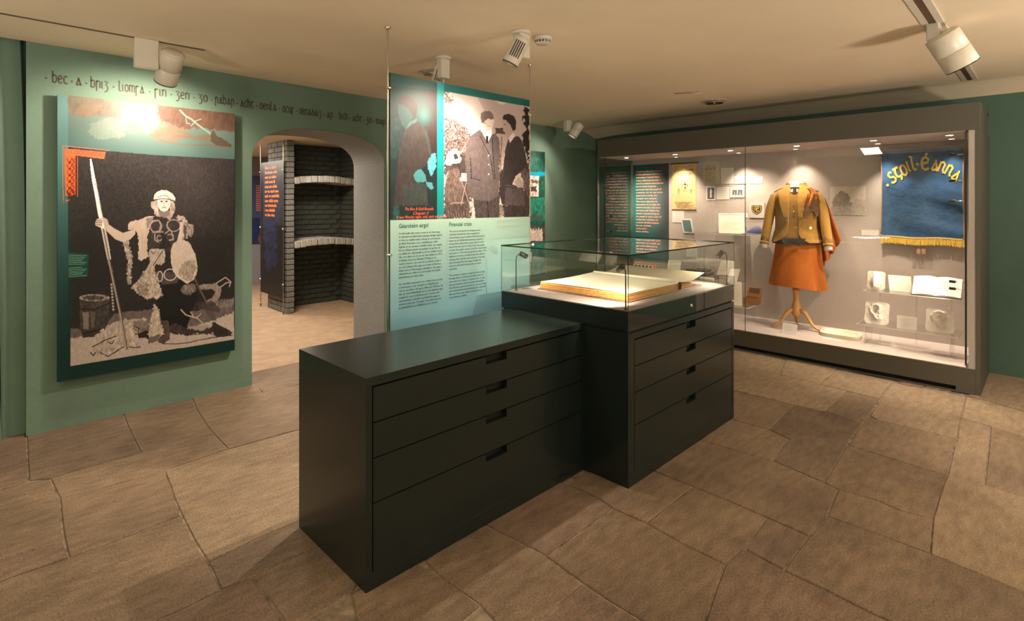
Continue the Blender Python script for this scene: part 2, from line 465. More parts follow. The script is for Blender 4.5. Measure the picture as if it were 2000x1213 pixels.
def word(mb, wd, place, wdt=.13, gap=.2, mi=0):
    x = 0
    for c in wd:
        w_, st = GL[c]
        for s_ in st:
            stroke(mb, [(x + p[0], p[1]) for p in s_], wdt, place, mi)
        x += w_ + gap

# ------------------------------------------------------------------ printed pictures: ink as a colour attribute on a fine sheet
def vnoise(U, V, sc, seed=0):
    g = np.random.RandomState(seed).rand(256, 256)
    x = U / sc; y = V / sc
    xi = np.floor(x).astype(int); yi = np.floor(y).astype(int)
    fx = x - xi; fy = y - yi; fx = fx * fx * (3 - 2 * fx); fy = fy * fy * (3 - 2 * fy)
    a = g[yi % 256, xi % 256]; b = g[yi % 256, (xi + 1) % 256]
    c = g[(yi + 1) % 256, xi % 256]; d = g[(yi + 1) % 256, (xi + 1) % 256]
    return (a * (1 - fx) + b * fx) * (1 - fy) + (c * (1 - fx) + d * fx) * fy

class Ink:
    def __init__(s, axis, c, a0, a1, z0, z1, nx, nz):
        s.axis = axis; s.c = c; s.dim = (a0, a1, z0, z1, nx, nz)
        A, Z = np.meshgrid(np.linspace(a0, a1, nx + 1), np.linspace(z0, z1, nz + 1))
        s.A = A.ravel(); s.Z = Z.ravel()
        X, Y = (s.A, np.full_like(s.A, c)) if axis == 'y' else (np.full_like(s.A, c), s.A)
        dep = (X + Y) / S2
        s.U = 1000 + 1052 * ((X - Y) / S2) / dep
        s.V = 397 - 1052 * (s.Z - 1.5) / dep
        s.C = np.zeros((len(s.A), 3))
    def mask(s, pts, warp=0, wsc=3, seed=1):
        P = np.array(pts, float)
        U, V = s.U, s.V
        pad = warp + 1
        sel = np.where((U > P[:, 0].min() - pad) & (U < P[:, 0].max() + pad) & (V > P[:, 1].min() - pad) & (V < P[:, 1].max() + pad))[0]
        u = U[sel]; v = V[sel]
        if warp:
            du = (vnoise(u, v, wsc, seed) - .5) * 2 * warp; dv = (vnoise(u, v, wsc, seed + 50) - .5) * 2 * warp
            u = u + du; v = v + dv
        ins = np.zeros(len(sel), bool)
        n = len(P)
        for i in range(n):
            x0, y0 = P[i]; x1, y1 = P[(i + 1) % n]
            if y0 == y1: continue
            c = ((y0 > v) != (y1 > v)) & (u < (x1 - x0) * (v - y0) / (y1 - y0) + x0)
            ins ^= c
        return sel[ins]
    def put(s, sel, col, a=1.0, nz=0, nsc=2, seed=3):
        col = np.array(col, float)
        c = np.repeat(col[None], len(sel), 0)
        if nz:
            u, v = s.U[sel], s.V[sel]
            n_ = .6 * vnoise(u * 1.5 + v * .3, v * .55, nsc, seed) + .4 * vnoise(u * 1.2 - v * .2, v * .8, nsc * 2.3, seed + 5)
            k = 1 + nz * (n_ - .5) * 2.0
            c = c * k[:, None]
        s.C[sel] = s.C[sel] * (1 - a) + c * a
    def poly(s, pts, col, a=1.0, warp=0, wsc=3, seed=1, nz=0, nsc=2):
        s.put(s.mask(pts, warp, wsc, seed), col, a, nz, nsc, seed + 9)
    def ell(s, cx, cy, rx, ry, col, a=1.0, **k):
        s.poly([(cx + rx * math.cos(t * math.pi / 14), cy + ry * math.sin(t * math.pi / 14)) for t in range(28)], col, a, **k)
    def soft(s, cx, cy, rx, ry, col, a=1.0):
        w_ = a * np.exp(-(((s.U - cx) / rx) ** 2 + ((s.V - cy) / ry) ** 2))
        s.C = s.C * (1 - w_[:, None]) + np.array(col)[None] * w_[:, None]
    def line(s, pts, wd, col, a=1.0):
        for (x0, y0), (x1, y1) in zip(pts[:-1], pts[1:]):
            sel = np.where((s.U > min(x0, x1) - wd) & (s.U < max(x0, x1) + wd) & (s.V > min(y0, y1) - wd) & (s.V < max(y0, y1) + wd))[0]
            dx, dy = x1 - x0, y1 - y0; L2 = dx * dx + dy * dy + 1e-9
            t = np.clip(((s.U[sel] - x0) * dx + (s.V[sel] - y0) * dy) / L2, 0, 1)
            d = np.hypot(s.U[sel] - x0 - t * dx, s.V[sel] - y0 - t * dy)
            s.put(sel[d < wd / 2], col, a)
    def ring(s, cx, cy, rx, ry, wd, col, t0=0, t1=360):
        n = 20
        s.line([(cx + rx * math.cos(math.radians(t0 + (t1 - t0) * t / n)), cy + ry * math.sin(math.radians(t0 + (t1 - t0) * t / n))) for t in range(n + 1)], wd, col)
    def build(s, name, parent, m=None):
        a0, a1, z0, z1, nx, nz = s.dim
        W = nx + 1; N = len(s.A)
        L = world_loc(parent)
        co = np.zeros((N, 3))
        if s.axis == 'y':
            co[:, 0] = s.A - L.x; co[:, 1] = s.c - L.y
        else:
            co[:, 0] = s.c - L.x; co[:, 1] = s.A - L.y
        co[:, 2] = s.Z - L.z
        j, i = np.meshgrid(np.arange(nz), np.arange(nx), indexing='ij')
        b = (j * W + i).ravel()
        F = np.stack([b, b + 1, b + W + 1, b + W], 1)
        if s.axis == 'x': F = F[:, ::-1]
        me = bpy.data.meshes.new(name)
        me.vertices.add(N); me.vertices.foreach_set('co', co.ravel())
        me.loops.add(F.size); me.loops.foreach_set('vertex_index', F.ravel())
        me.polygons.add(len(F)); me.polygons.foreach_set('loop_start', np.arange(0, F.size, 4))
        me.update(calc_edges=True)
        C = np.clip(s.C, 0, 1)
        C = np.where(C <= 0.04045, C / 12.92, ((C + 0.055) / 1.055) ** 2.4)
        at = me.color_attributes.new('ink', 'FLOAT_COLOR', 'POINT')
        at.data.foreach_set('color', np.concatenate([C, np.ones((N, 1))], 1).ravel())
        me.materials.append(m or M['print'])
        o = bpy.data.objects.new(name, me); COL.objects.link(o); o.parent = parent
        return o
def ZM(ox, oy, sc):
    """points read off an enlarged crop of the photograph"""
    return lambda pts: [(ox + x / sc, oy + y / sc) for (x, y) in pts]
# ================================================================== THE SHELL
YW = 4.66      # face of the long green wall
XR = 6.38      # face of the end wall
CZ = 2.54      # ceiling
ROOM_X0, ROOM_Y0 = -2.6, -3.2

# floor: mortar bed, flagstones as parts
mb = MB(); mb.box((ROOM_X0, ROOM_Y0, -0.08), (XR + .3, 10.5, -0.007))
floor = struct(mb.build('floor', M['mortar']))
mb = MB(); mb.box((-1.0, 5.02, -0.0069), (6.3, 10.35, -0.001))
mb.build('screed', M['screed'], floor)

SL = [
 ('slab_light', [(1380,664),(1538,697),(1522,732),(1380,704)]),
 ('slab_light', [(1538,697),(1638,720),(1601,751),(1522,732)]),
 ('slab_light', [(1638,720),(1744,745),(1718,779),(1657,764),(1601,751)]),
 ('slab_light', [(1744,749),(1888,775),(1877,816),(1869,857),(1712,819),(1699,812),(1720,778)]),
 ('slab', [(1655,764),(1718,779),(1682,827),(1612,802)]),
 ('slab_light', [(1390,706),(1522,732),(1655,764),(1612,801),(1600,802),(1390,751)]),
 ('slab', [(1380,750),(1550,791),(1502,838),(1424,817),(1370,802)]),
 ('slab_dark', [(1550,791),(1612,802),(1682,827),(1656,867),(1608,941),(1510,899),(1541,857),(1502,838)]),
 ('slab', [(1350,797),(1424,817),(1502,838),(1541,857),(1506,899),(1392,866),(1330,845)]),
 ('slab', [(1682,827),(1699,812),(1712,819),(1869,857),(1849,928),(1805,915),(1693,880),(1656,868)]),
 ('slab', [(1656,868),(1693,880),(1805,915),(1849,928),(1822,1014),(1758,996),(1714,977),(1638,955),(1608,941)]),
 ('slab', [(1638,955),(1714,977),(1758,996),(1822,1014),(1818,1081),(1727,1047),(1615,1008)]),
 ('slab_light', [(1888,775),(2030,812),(2030,862),(1929,831),(1877,816)]),
 ('slab', [(1936,833),(2030,862),(2030,980),(1924,947)]),
 ('slab_light', [(1869,857),(1877,816),(1936,833),(1924,947),(2030,980),(2030,1170),(1818,1081),(1822,1014),(1849,928)]),
 ('slab', [(1615,1008),(1727,1047),(1818,1081),(2030,1170),(2030,1345),(1850,1264),(1700,1196),(1611,1151),(1532,1113),(1579,1045)]),
 ('slab_red', [(1500,1013),(1577,1047),(1530,1111),(1456,1073)]),
 ('slab', [(1250,908),(1330,845),(1392,866),(1506,899),(1608,941),(1638,955),(1615,1008),(1579,1045),(1500,1011),(1421,977),(1354,950),(1296,927)]),
 ('slab', [(1354,950),(1421,977),(1500,1011),(1454,1072),(1416,1101),(1337,1063),(1264,1021)]),
 ('slab', [(1112,947),(1180,900),(1250,908),(1296,927),(1354,950),(1264,1021),(1198,993),(1171,975)]),
 ('slab_red', [(961,1031),(935,1015),(1060,930),(1112,947),(1171,975),(1196,992),(1068,1084)]),
 ('slab', [(1198,993),(1264,1021),(1337,1063),(1416,1101),(1400,1140),(1370,1240),(1300,1240),(1191,1174),(1139,1139),(1068,1086)]),
 ('slab_red', [(1416,1101),(1454,1072),(1532,1113),(1611,1151),(1700,1196),(1850,1264),(1800,1330),(1370,1240),(1400,1140)]),
 ('slab', [(935,1015),(961,1031),(1068,1086),(1137,1141),(1055,1213),(1000,1250),(938,1182),(863,1127),(830,1095)]),
 ('slab_red', [(1137,1141),(1191,1174),(1300,1240),(1200,1300),(1000,1258),(1055,1213)]),
 ('slab', [(863,1127),(938,1182),(906,1210),(850,1265),(700,1250),(687,1160),(800,1090)]),
 ('slab_dark', [(493,1128),(560,1092),(640,1060),(700,1140),(687,1160),(598,1213),(560,1240),(549,1204)]),
 ('slab_red', [(432,1151),(493,1128),(549,1204),(560,1265),(250,1265),(314,1206),(360,1187)]),
 ('slab_dark', [(407,1096),(500,1053),(600,1010),(640,1060),(560,1092),(493,1128),(432,1151)]),
 ('slab_light', [(321,918),(446,877),(577,840),(620,830),(640,990),(600,1010),(500,1053),(407,1096),(378,1055),(353,1005)]),
 ('slab', [(117,973),(218,948),(321,918),(353,1005),(250,1047),(135,1088),(122,1040)]),
 ('slab', [(21,1128),(135,1088),(250,1047),(353,1005),(378,1055),(407,1096),(432,1151),(360,1187),(314,1206),(250,1270),(-60,1280),(-70,1165)]),
 ('slab_red', [(0,1092),(123,1058),(135,1088),(21,1128),(-70,1163),(-70,1115)]),
 ('slab', [(-60,975),(0,957),(50,941),(98,935),(117,973),(123,1058),(0,1092),(-70,1115)]),
 ('slab', [(98,935),(143,919),(275,883),(400,852),(418,848),(446,876),(321,918),(218,948),(117,973)]),
 ('slab_dark', [(52,846),(150,826),(240,806),(246,826),(275,883),(143,919),(98,935),(56,938)]),
 ('slab', [(240,805),(372,768),(384,801),(418,848),(400,852),(275,883),(246,826)]),
 ('slab', [(384,801),(372,768),(495,745),(513,766),(577,752),(620,745),(620,830),(577,840),(446,876),(418,848)]),
 ('slab', [(490,745),(470,725),(532,717),(577,707),(640,695),(640,742),(577,752),(513,766)]),
 ('slab_red', [(-60,880),(-60,858),(0,852),(50,846),(56,938),(50,941),(0,957),(-60,972)]),
 ('slab_light', [(1890,772),(1925,722),(2030,742),(2030,810)]),
]
def slab(poly, m, seed):
    rnd = random.Random(seed)
    c = sum((Vector(p) for p in poly), Vector((0, 0))) / len(poly)
    # subdivide edges, jitter, inset
    pts = []
    n = len(poly)
    area = sum(poly[i][0] * poly[(i + 1) % n][1] - poly[(i + 1) % n][0] * poly[i][1] for i in range(n))
    if area < 0: poly = poly[::-1]
    for i in range(n):
        a = Vector(poly[i]); b = Vector(poly[(i + 1) % n]); L = (b - a).length
        k = max(1, int(L / 0.16))
        for q in range(k):
            p = a.lerp(b, q / k)
            d = (b - a).normalized(); nn = Vector((-d.y, d.x))
            p = p + nn * (0.001 + rnd.random() * 0.004)
            if q == 0:
                d0 = (a - Vector(poly[i - 1])).normalized(); p = p + Vector((-d0.y, d0.x)) * 0.003
            pts.append(p)
    z = 0.0 + rnd.uniform(-0.0018, 0.0012)
    tx, ty = rnd.uniform(-.0012, .0012), rnd.uniform(-.0012, .0012)
    k = len(pts)
    def inset(p, e): 
        d = (c - p); return p + d.normalized() * e
    r0 = [(p.x, p.y, -0.03) for p in pts]
    r1 = [(p.x, p.y, z - 0.004) for p in pts]
    r2 = [(inset(p, .004).x, inset(p, .004).y, z + tx * (p.x - c.x) + ty * (p.y - c.y)) for p in pts]
    m_ = MB(); fs = []
    for q in range(k):
        q2 = (q + 1) % k
        fs.append((q, q2, k + q2, k + q)); fs.append((k + q, k + q2, 2 * k + q2, 2 * k + q))
    fs.append(tuple(2 * k + q for q in range(k)))
    m_.add(r0 + r1 + r2, fs)
    return m_.build('flagstone', M[m], floor)
polys = []
for i, (m, px) in enumerate(SL):
    pl = []
    for (u, v) in px:
        p = on_z(u, v); pl.append((min(p.x, XR - .02), min(p.y, 5.02)))
    polys.append(pl); slab(pl, m, 100 + i)
def inside(p, pl):
    r = False; n = len(pl)
    for i in range(n):
        x0, y0 = pl[i]; x1, y1 = pl[(i + 1) % n]
        if (y0 > p[1]) != (y1 > p[1]) and p[0] < (x1 - x0) * (p[1] - y0) / (y1 - y0) + x0: r = not r
    return r
# more flags where the photograph does not look (beside, behind and under things)
rnd = random.Random(5)
taken = list(polys)
row = 0
for (hs, ws, ns) in (([.45, .55, .62], [.6, .8, .95], 6), ([.34], [.42], 5), ([.17], [.24, .30], 4)):
    y = ROOM_Y0 + .02
    while y < 4.55:
        h = rnd.choice(hs); x = ROOM_X0 + .02 + rnd.random() * .2
        while x < XR - .1:
            x1 = min(x + rnd.choice(ws), XR - .02); y1 = min(y + h, 4.64)
            samp = [(x + .01 + (x1 - x - .02) * i / ns, y + .01 + (y1 - y - .02) * j / ns) for i in range(ns + 1) for j in range(ns + 1)]
            near = [pl for pl in taken if min(p[0] for p in pl) < x1 and max(p[0] for p in pl) > x and min(p[1] for p in pl) < y1 and max(p[1] for p in pl) > y]
            if not any(inside(s_, pl) for pl in near for s_ in samp) and not any(x < p[0] < x1 and y < p[1] < y1 for pl in near for p in pl):
                q_ = [(x, y), (x1, y), (x1, y1), (x, y1)]
                slab(q_, rnd.choice(['slab', 'slab', 'slab_red']), row); taken.append(q_)
            row += 1; x = x1
        y += h

# long green wall with the arched opening
ax0, ax1, az0, ah = 1.625, 2.876, 1.86, 0.302
def archz(x):
    t = abs((x - (ax0 + ax1) / 2) / ((ax1 - ax0) / 2)); t = min(t, 1)
    return az0 + ah * (1 - t ** 2.5) ** (1 / 2.5)
NA = 40
axs = [(ax0 + ax1) / 2 - (ax1 - ax0) / 2 * math.cos(math.pi * i / NA) for i in range(NA + 1)]
def arch_wall(y0, y1, x0, x1, z1):
    m_ = MB()
    for yy in (y0, y1):
        m_.quad((x0, yy, 0), (ax0, yy, 0), (ax0, yy, az0), (x0, yy, az0))
        m_.quad((x0, yy, az0), (ax0, yy, az0), (ax0, yy, z1), (x0, yy, z1))
        m_.quad((ax1, yy, 0), (x1, yy, 0), (x1, yy, az0), (ax1, yy, az0))
        m_.quad((ax1, yy, az0), (x1, yy, az0), (x1, yy, z1), (ax1, yy, z1))
        for i in range(NA):
            a, b = axs[i], axs[i + 1]
            m_.quad((a, yy, archz(a)), (b, yy, archz(b)), (b, yy, z1), (a, yy, z1))
    m_.quad((x0, y0, 0), (x0, y1, 0), (x0, y1, z1), (x0, y0, z1))
    m_.quad((x1, y0, 0), (x1, y1, 0), (x1, y1, z1), (x1, y0, z1))
    m_.quad((x0, y0, z1), (x1, y0, z1), (x1, y1, z1), (x0, y1, z1))
    m_.quad((ax0, y0, 0), (ax0, y1, 0), (ax0, y1, az0), (ax0, y0, az0)); m_.quad((ax1, y0, 0), (ax1, y1, 0), (ax1, y1, az0), (ax1, y0, az0))
    for i in range(NA):
        a, b = axs[i], axs[i + 1]
        m_.quad((a, y0, archz(a)), (b, y0, archz(b)), (b, y1, archz(b)), (a, y1, archz(a)))
    m_.quad((x0, y0, 0), (ax0, y0, 0), (ax0, y1, 0), (x0, y1, 0)); m_.quad((ax1, y0, 0), (x1, y0, 0), (x1, y1, 0), (ax1, y1, 0))
    return m_
wl = struct(arch_wall(YW, 5.268, 0.24, XR + .2, 2.7).build('wall_left', M['green']))
# reveal (lining of the opening) is a paint of its own
m_ = MB(); e = 0.0015
m_.quad((ax0 + e, YW + .004, 0), (ax0 + e, 5.266, 0), (ax0 + e, 5.266, az0), (ax0 + e, YW + .004, az0))
m_.quad((ax1 - e, YW + .004, 0), (ax1 - e, 5.266, 0), (ax1 - e, 5.266, az0), (ax1 - e, YW + .004, az0))
for i in range(NA):
    a, b = axs[i], axs[i + 1]
    m_.add([(a, YW + .004, archz(a) - e), (b, YW + .004, archz(b) - e), (b, 5.266, archz(b) - e), (a, 5.266, archz(a) - e)], [(0, 1, 2, 3)], 0, True)
m_.build('arch_reveal', M['reveal'], wl)
mb = MB()
def wob(x, z): return x + 0.02 * math.sin(z * 2.6 + .5)
mb.grid(lambda s, t: (0.24 if t < 0 else 0.24 - (0.035 * (t ** 3)) , YW + .001 + s * .07, t * 2.7), 1, 24)
mb.grid(lambda s, t: (0.09 - .03 * t ** 3 + s * .16, YW + .07, t * 2.7), 1, 24)
mb.grid(lambda s, t: (0.105 - .045 * t ** 3 + .02 * (1 - t), YW + .02 + s * .05, t * 2.7), 1, 24)
mb.quad((ROOM_X0, YW + .02, 0), (0.125, YW + .02, 0), (0.06, YW + .02, 2.7), (ROOM_X0, YW + .02, 2.7))
mb.box((ROOM_X0, YW + .10, 0), (.30, YW + .6, 2.7))
struct(mb.build('wall_left_return', M['green']))
# remaining walls
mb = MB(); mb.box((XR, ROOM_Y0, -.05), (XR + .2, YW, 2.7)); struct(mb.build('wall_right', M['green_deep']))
mb = MB(); mb.box((ROOM_X0 - .2, ROOM_Y0, -.05), (ROOM_X0, YW + .3, 2.7)); struct(mb.build('wall_behind_left', M['green']))
mb = MB(); mb.box((ROOM_X0, ROOM_Y0 - .2, -.05), (XR, ROOM_Y0, 2.7)); struct(mb.build('wall_behind', M['green']))
# ceiling: flat board with a shadow gap, then a soft cove falling to the walls
mb = MB()
mb.box((ROOM_X0, ROOM_Y0, CZ), (6.03, 4.25, CZ + .04))
mb.box((ROOM_X0, ROOM_Y0, CZ + .14), (XR + .2, YW + .2, CZ + .2))
def cz_(x, y):
    a = max(0, min(1, (x - 6.038) / (XR - 6.038))); b = max(0, min(1, (y - 4.256) / (YW - 4.256)))
    dr = 0.085 * a ** 1.4
    return CZ + .003 - dr - 0.03 * b ** 1.4 * max(0, min(1, (x - 1) / 4))
mb.grid(lambda s, t: ((lambda x, y: (x, y, cz_(x, y)))(ROOM_X0 + s * (6.038 - ROOM_X0), 4.256 + t * (YW - 4.256))), 30, 6)
mb.grid(lambda s, t: ((lambda x, y: (x, y, cz_(x, y)))(6.038 + s * (XR - 6.038), ROOM_Y0 + t * (YW - ROOM_Y0))), 8, 40)
struct(mb.build('ceiling', M['cream']))

# back room
mb = MB(); mb.box((-1.2, 10.35, -.05), (6.5, 10.55, 2.6)); struct(mb.build('wall_back_room_far', M['lavender']))
mb = MB(); mb.box((-1.2, 5.27, -.05), (-1.0, 10.35, 2.6)); struct(mb.build('wall_back_room_left', M['lavender']))
mb = MB(); mb.box((4.14, 7.3, -.05), (6.5, 7.5, 2.6)); mb.box((6.3, 5.27, -.05), (6.5, 7.3, 2.6)); mb.box((4.14, 8.0, -.05), (4.3, 10.35, 2.6))
struct(mb.build('wall_back_room_right', M['lavender']))
mb = MB(); mb.box((-1.2, 5.27, 2.36), (6.5, 10.55, 2.46)); struct(mb.build('ceiling_back_room', M['cream']))

# brick niche with two arched shelves
mb = MB()
mb.box((3.012, 7.312, 0), (3.088, 8.0, 2.36)); mb.box((3.088, 7.812, 0), (4.14, 8.0, 2.36)); mb.box((4.052, 7.3, 0), (4.14, 7.812, 2.36))
niche = struct(mb.build('wall_niche', M['brick_joint']))
rnd = random.Random(3)
CH = 0.0737
def brick_mesh(name, w_, d_, h_, m):
    m_ = MB(); m_.box((-w_ / 2, -d_ / 2, -h_ / 2), (w_ / 2, d_ / 2, h_ / 2), bev=.006); 
    me = m_.build(name, m); d = me.data; bpy.data.objects.remove(me); return d
d_pil = brick_mesh('brick', .1, .212, CH - .009, M['brick'])
d_pil2 = brick_mesh('brick', .1, .100, CH - .009, M['brick'])
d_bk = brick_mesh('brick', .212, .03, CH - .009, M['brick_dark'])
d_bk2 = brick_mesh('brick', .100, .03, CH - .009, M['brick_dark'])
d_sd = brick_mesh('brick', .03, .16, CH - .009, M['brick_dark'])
def brick(d, loc):
    o = bpy.data.objects.new('brick', d); COL.objects.link(o); o.parent = niche
    o.location = (loc[0] + rnd.uniform(-.002, .002), loc[1] + rnd.uniform(-.002, .002), loc[2] + rnd.uniform(-.001, .001))
    o.rotation_euler = (rnd.uniform(-.006, .006), rnd.uniform(-.01, .01), rnd.uniform(-.01, .01))
for k in range(32):
    z = (k + .5) * CH
    ys = [7.406, 7.628, 7.85] if k % 2 == 0 else [7.517, 7.739]
    for yy in ys: brick(d_pil, (3.05, yy, z))
    if k % 2: brick(d_pil2, (3.05, 7.350, z)); brick(d_pil2, (3.05, 7.906, z))
    xs = [3.20 + .222 * i for i in range(4)] if k % 2 == 0 else [3.311 + .222 * i for i in range(3)]
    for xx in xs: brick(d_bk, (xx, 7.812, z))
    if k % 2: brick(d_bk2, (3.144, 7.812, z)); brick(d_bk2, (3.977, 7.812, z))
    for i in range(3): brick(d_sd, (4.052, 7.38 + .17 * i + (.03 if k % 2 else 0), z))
for zb in (.87, 1.757):
    n = 11
    for i in range(n):
        t = (i + .5) / n; x = 3.10 + .94 * t
        rise = .038 * (1 - (2 * t - 1) ** 2)
        m_ = MB(); m_.box((-.04, -.235, -.047), (.04, .235, .047), bev=.009)
        o = m_.build('shelf_brick', M['stone_lt'], niche)
        o.location = (x, 7.545 + rnd.uniform(-.008, .004), zb + .05 + rise + rnd.uniform(-.004, .004))
        o.rotation_euler = (0, -(2 * t - 1) * -.09, rnd.uniform(-.02, .02))

# ================================================================== LETTERING ON THE GREEN WALL
wlt = thing('wall_lettering', 'line of dark uncial lettering painted along the top of the green wall', 'lettering', (1.6, YW - .0015, 2.29))
words = [('bec', 103, 132), ('a', 149, 159), ('brig', 178, 211), ('liomsa', 233, 281.5), ('sin', 303, 325),
         ('gen', 343.5, 370), ('go', 388, 405), ('rabar', 421, 457), ('acht', 470, 495), ('oenla', 508, 540),
         ('ocus', 552, 574), ('oenadaig', 585, 627), ('ar', 639, 650), ('bith', 663, 679), ('acht', 689, 707),
         ('go', 715, 726), ('marai', 735, 762)]
YL = YW - .0015
prev = None
def dot(mb, x, z, r=.006):
    mb.add([(x + r * math.cos(k * math.pi / 4), YL, z + r * math.sin(k * math.pi / 4)) for k in range(8)], [tuple(range(8))])
for wd, u0, u1 in words:
    x0 = on_y(u0, 200, YL).x; x1 = on_y(u1, 200, YL).x
    zb = 2.297 - 0.012 * (x0 - .6) / 1.2 * 1.0
    wsc = (x1 - x0) / word_width(wd)
    mb = MB(); word(mb, wd, lambda a, b: (x0 + a * wsc, YL, zb + b * .050), wdt=.20)
    mb.build('painted_word', M['letter'], wlt); mb = MB()
    dot(mb, (x0 + prev) / 2 if prev else on_y(90, 153, YL).x, zb + .022)
    mb.build('painted_dot', M['letter'], wlt)
    prev = x1
# ================================================================== DRAWER CABINETS
def drawer_cabinet(name, label, x0, x1, y0, y1, z1, dx0, dx1, lines, zb, nx0, nx1, seam):
    """lines: z of the top edge of each of the four fronts; notch grips between nx0 and nx1"""
    t = thing(name, label, 'cabinet', ((x0 + x1) / 2, (y0 + y1) / 2, 0))
    zt = lines[0] + .005
    m_ = MB()
    m_.box((x0, y0 + .045, .0), (x1, y1, z1))                      # body behind the fronts
    m_.box((x0, y0, 0), (dx0 - .003, y0 + .045, z1)); m_.box((dx1 + .003, y0, 0), (x1, y0 + .045, z1))
    m_.box((dx0 - .003, y0, zt), (dx1 + .003, y0 + .045, z1))
    m_.box((dx0 - .003, y0, 0), (dx1 + .003, y0 + .045, zb))
    m_.build('body', M['cab'], t)
    m_ = MB(); m_.box((dx0 - .003, y0 + .040, zb), (dx1 + .003, y0 + .0449, zt)); m_.build('dark_gap', M['cab_in'], t)
    zs = lines + [zb]
    for i in range(4):
        top = zs[i] - .0025; bot = zs[i + 1] + (.0025 if i < 3 else .0)
        if seam and i == 3: bot = zb - .0
        nd = .036
        a, b = dx0 + .0025, dx1 - .0025
        P = [(a, bot), (b, bot), (b, top), (nx1, top), (nx1, top - nd), (nx0, top - nd), (nx0, top), (a, top)]
        m_ = MB()
        yf, yb = y0 + .0008, y0 + .036
        F = [(p[0], yf, p[1]) for p in P]; B = [(p[0], yb, p[1]) for p in P]
        n = len(P)
        # faces split into three convex pieces
        ex = [(nx0, yf, bot), (nx1, yf, bot), (nx0, yb, bot), (nx1, yb, bot)]
        V_ = F + B + ex
        fs = [(0, 16, 5, 6, 7), (16, 17, 4, 5), (17, 1, 2, 3, 4), (8, 15, 14, 13, 18), (18, 13, 12, 19), (19, 12, 11, 10, 9)]
        fs += [(i_, i_ + 8, (i_ + 1) % n + 8, (i_ + 1) % n) for i_ in range(1, n)]
        fs += [(0, 8, 18, 16), (16, 18, 19, 17), (17, 19, 9, 1)]
        m_.fix = True; m_.add(V_, fs)
        m_.build('drawer_front', M['cab'], t)
    return t
drawer_cabinet('drawer_cabinet', 'low dark green drawer cabinet with bare flat top, nearer to the camera', 1.066, 2.428, 1.860, 2.460, .826,
               1.096, 2.413, [.786, .647, .508, .333], .07, 1.69, 1.825, False)
cab2 = drawer_cabinet('drawer_cabinet', 'dark green drawer cabinet standing under the glass display box', 2.430, 3.765, 1.568, 2.528, .812,
               2.492, 3.732, [.772, .630, .490, .315], .07, 3.07, 3.19, False)

# ================================================================== VITRINE ON THE RIGHT CABINET
VX0, VX1, VY0, VY1 = 2.430, 3.768, 1.568, 2.528
VZ0, VZ1, VZ2 = .822, .929, 1.229
vt = thing('display_vitrine', 'clear glass display box on a dark plinth on top of the right cabinet', 'display case', ((VX0 + VX1) / 2, (VY0 + VY1) / 2, .8125))
m_ = MB(); m_.box((VX0 + .012, VY0 + .012, .8125), (VX1 - .012, VY1 - .012, VZ0)); m_.build('shadow_gap', M['black'], vt)
m_ = MB(); m_.box((VX0, VY0, VZ0), (VX1, VY1, VZ1), bev=.0015); m_.build('plinth', M['cab'], vt)
m_ = MB(); m_.box((VX0 + .012, VY0 + .012, VZ1), (VX1 - .012, VY1 - .012, VZ1 + .002)); m_.build('base_cloth', M['vit_floor'], vt)
g = .0015
for (a, b, c, d) in [((VX0 - g, VY0, VZ1 - .0), (VX0 - g, VY1, VZ1), (VX0 - g, VY1, VZ2), (VX0 - g, VY0, VZ2)),
                     ((VX1 + g, VY0, VZ1), (VX1 + g, VY1, VZ1), (VX1 + g, VY1, VZ2), (VX1 + g, VY0, VZ2)),
                     ((VX0, VY0 - g, VZ0 + .002), (VX1, VY0 - g, VZ0 + .002), (VX1, VY0 - g, VZ2), (VX0, VY0 - g, VZ2)),
                     ((VX0, VY1 + g, VZ1), (VX1, VY1 + g, VZ1), (VX1, VY1 + g, VZ2), (VX0, VY1 + g, VZ2)),
                     ((VX0, VY0, VZ2 - .004), (VX1, VY0, VZ2 - .004), (VX1, VY1, VZ2 - .004), (VX0, VY1, VZ2 - .004))]:
    m_ = MB(); m_.quad(a, b, c, d); m_.build('glass_pane', M['glass_top'], vt)
m_ = MB(); t_ = .0035
m_.box((VX0 - .002, VY0 - .002, VZ2 - .008), (VX1 + .002, VY0 + .001, VZ2)); m_.box((VX0 - .002, VY1 - .001, VZ2 - .008), (VX1 + .002, VY1 + .002, VZ2))
m_.box((VX0 - .002, VY0 + .001, VZ2 - .008), (VX0 + .001, VY1 - .001, VZ2)); m_.box((VX1 - .001, VY0 + .001, VZ2 - .008), (VX1 + .002, VY1 - .001, VZ2))
m_.box((VX0 - .001, VY0 - .0018, VZ1), (VX0 + .0016, VY0 + .001, VZ2 - .008)); m_.box((VX1 - .0012, VY0 - .0015, VZ1), (VX1 + .0012, VY0 + .001, VZ2 - .008))
m_.box((VX0 - .001, VY1 - .001, VZ1), (VX0 + .001, VY1 + .001, VZ2 - .008)); m_.box((VX1 - .001, VY1 - .001, VZ1), (VX1 + .001, VY1 + .001, VZ2 - .008))
m_.build('glass_edge', M['glass_edge'], vt)
m_ = MB(); lx = on_y(1350, 600, VY0).x
m_.lathe([(0, .004), (.009, .004), (.011, .001), (.011, -.001)], (lx, VY0 - .002, .868), (0, -1, 0)); m_.build('lock', M['chrome'], vt)

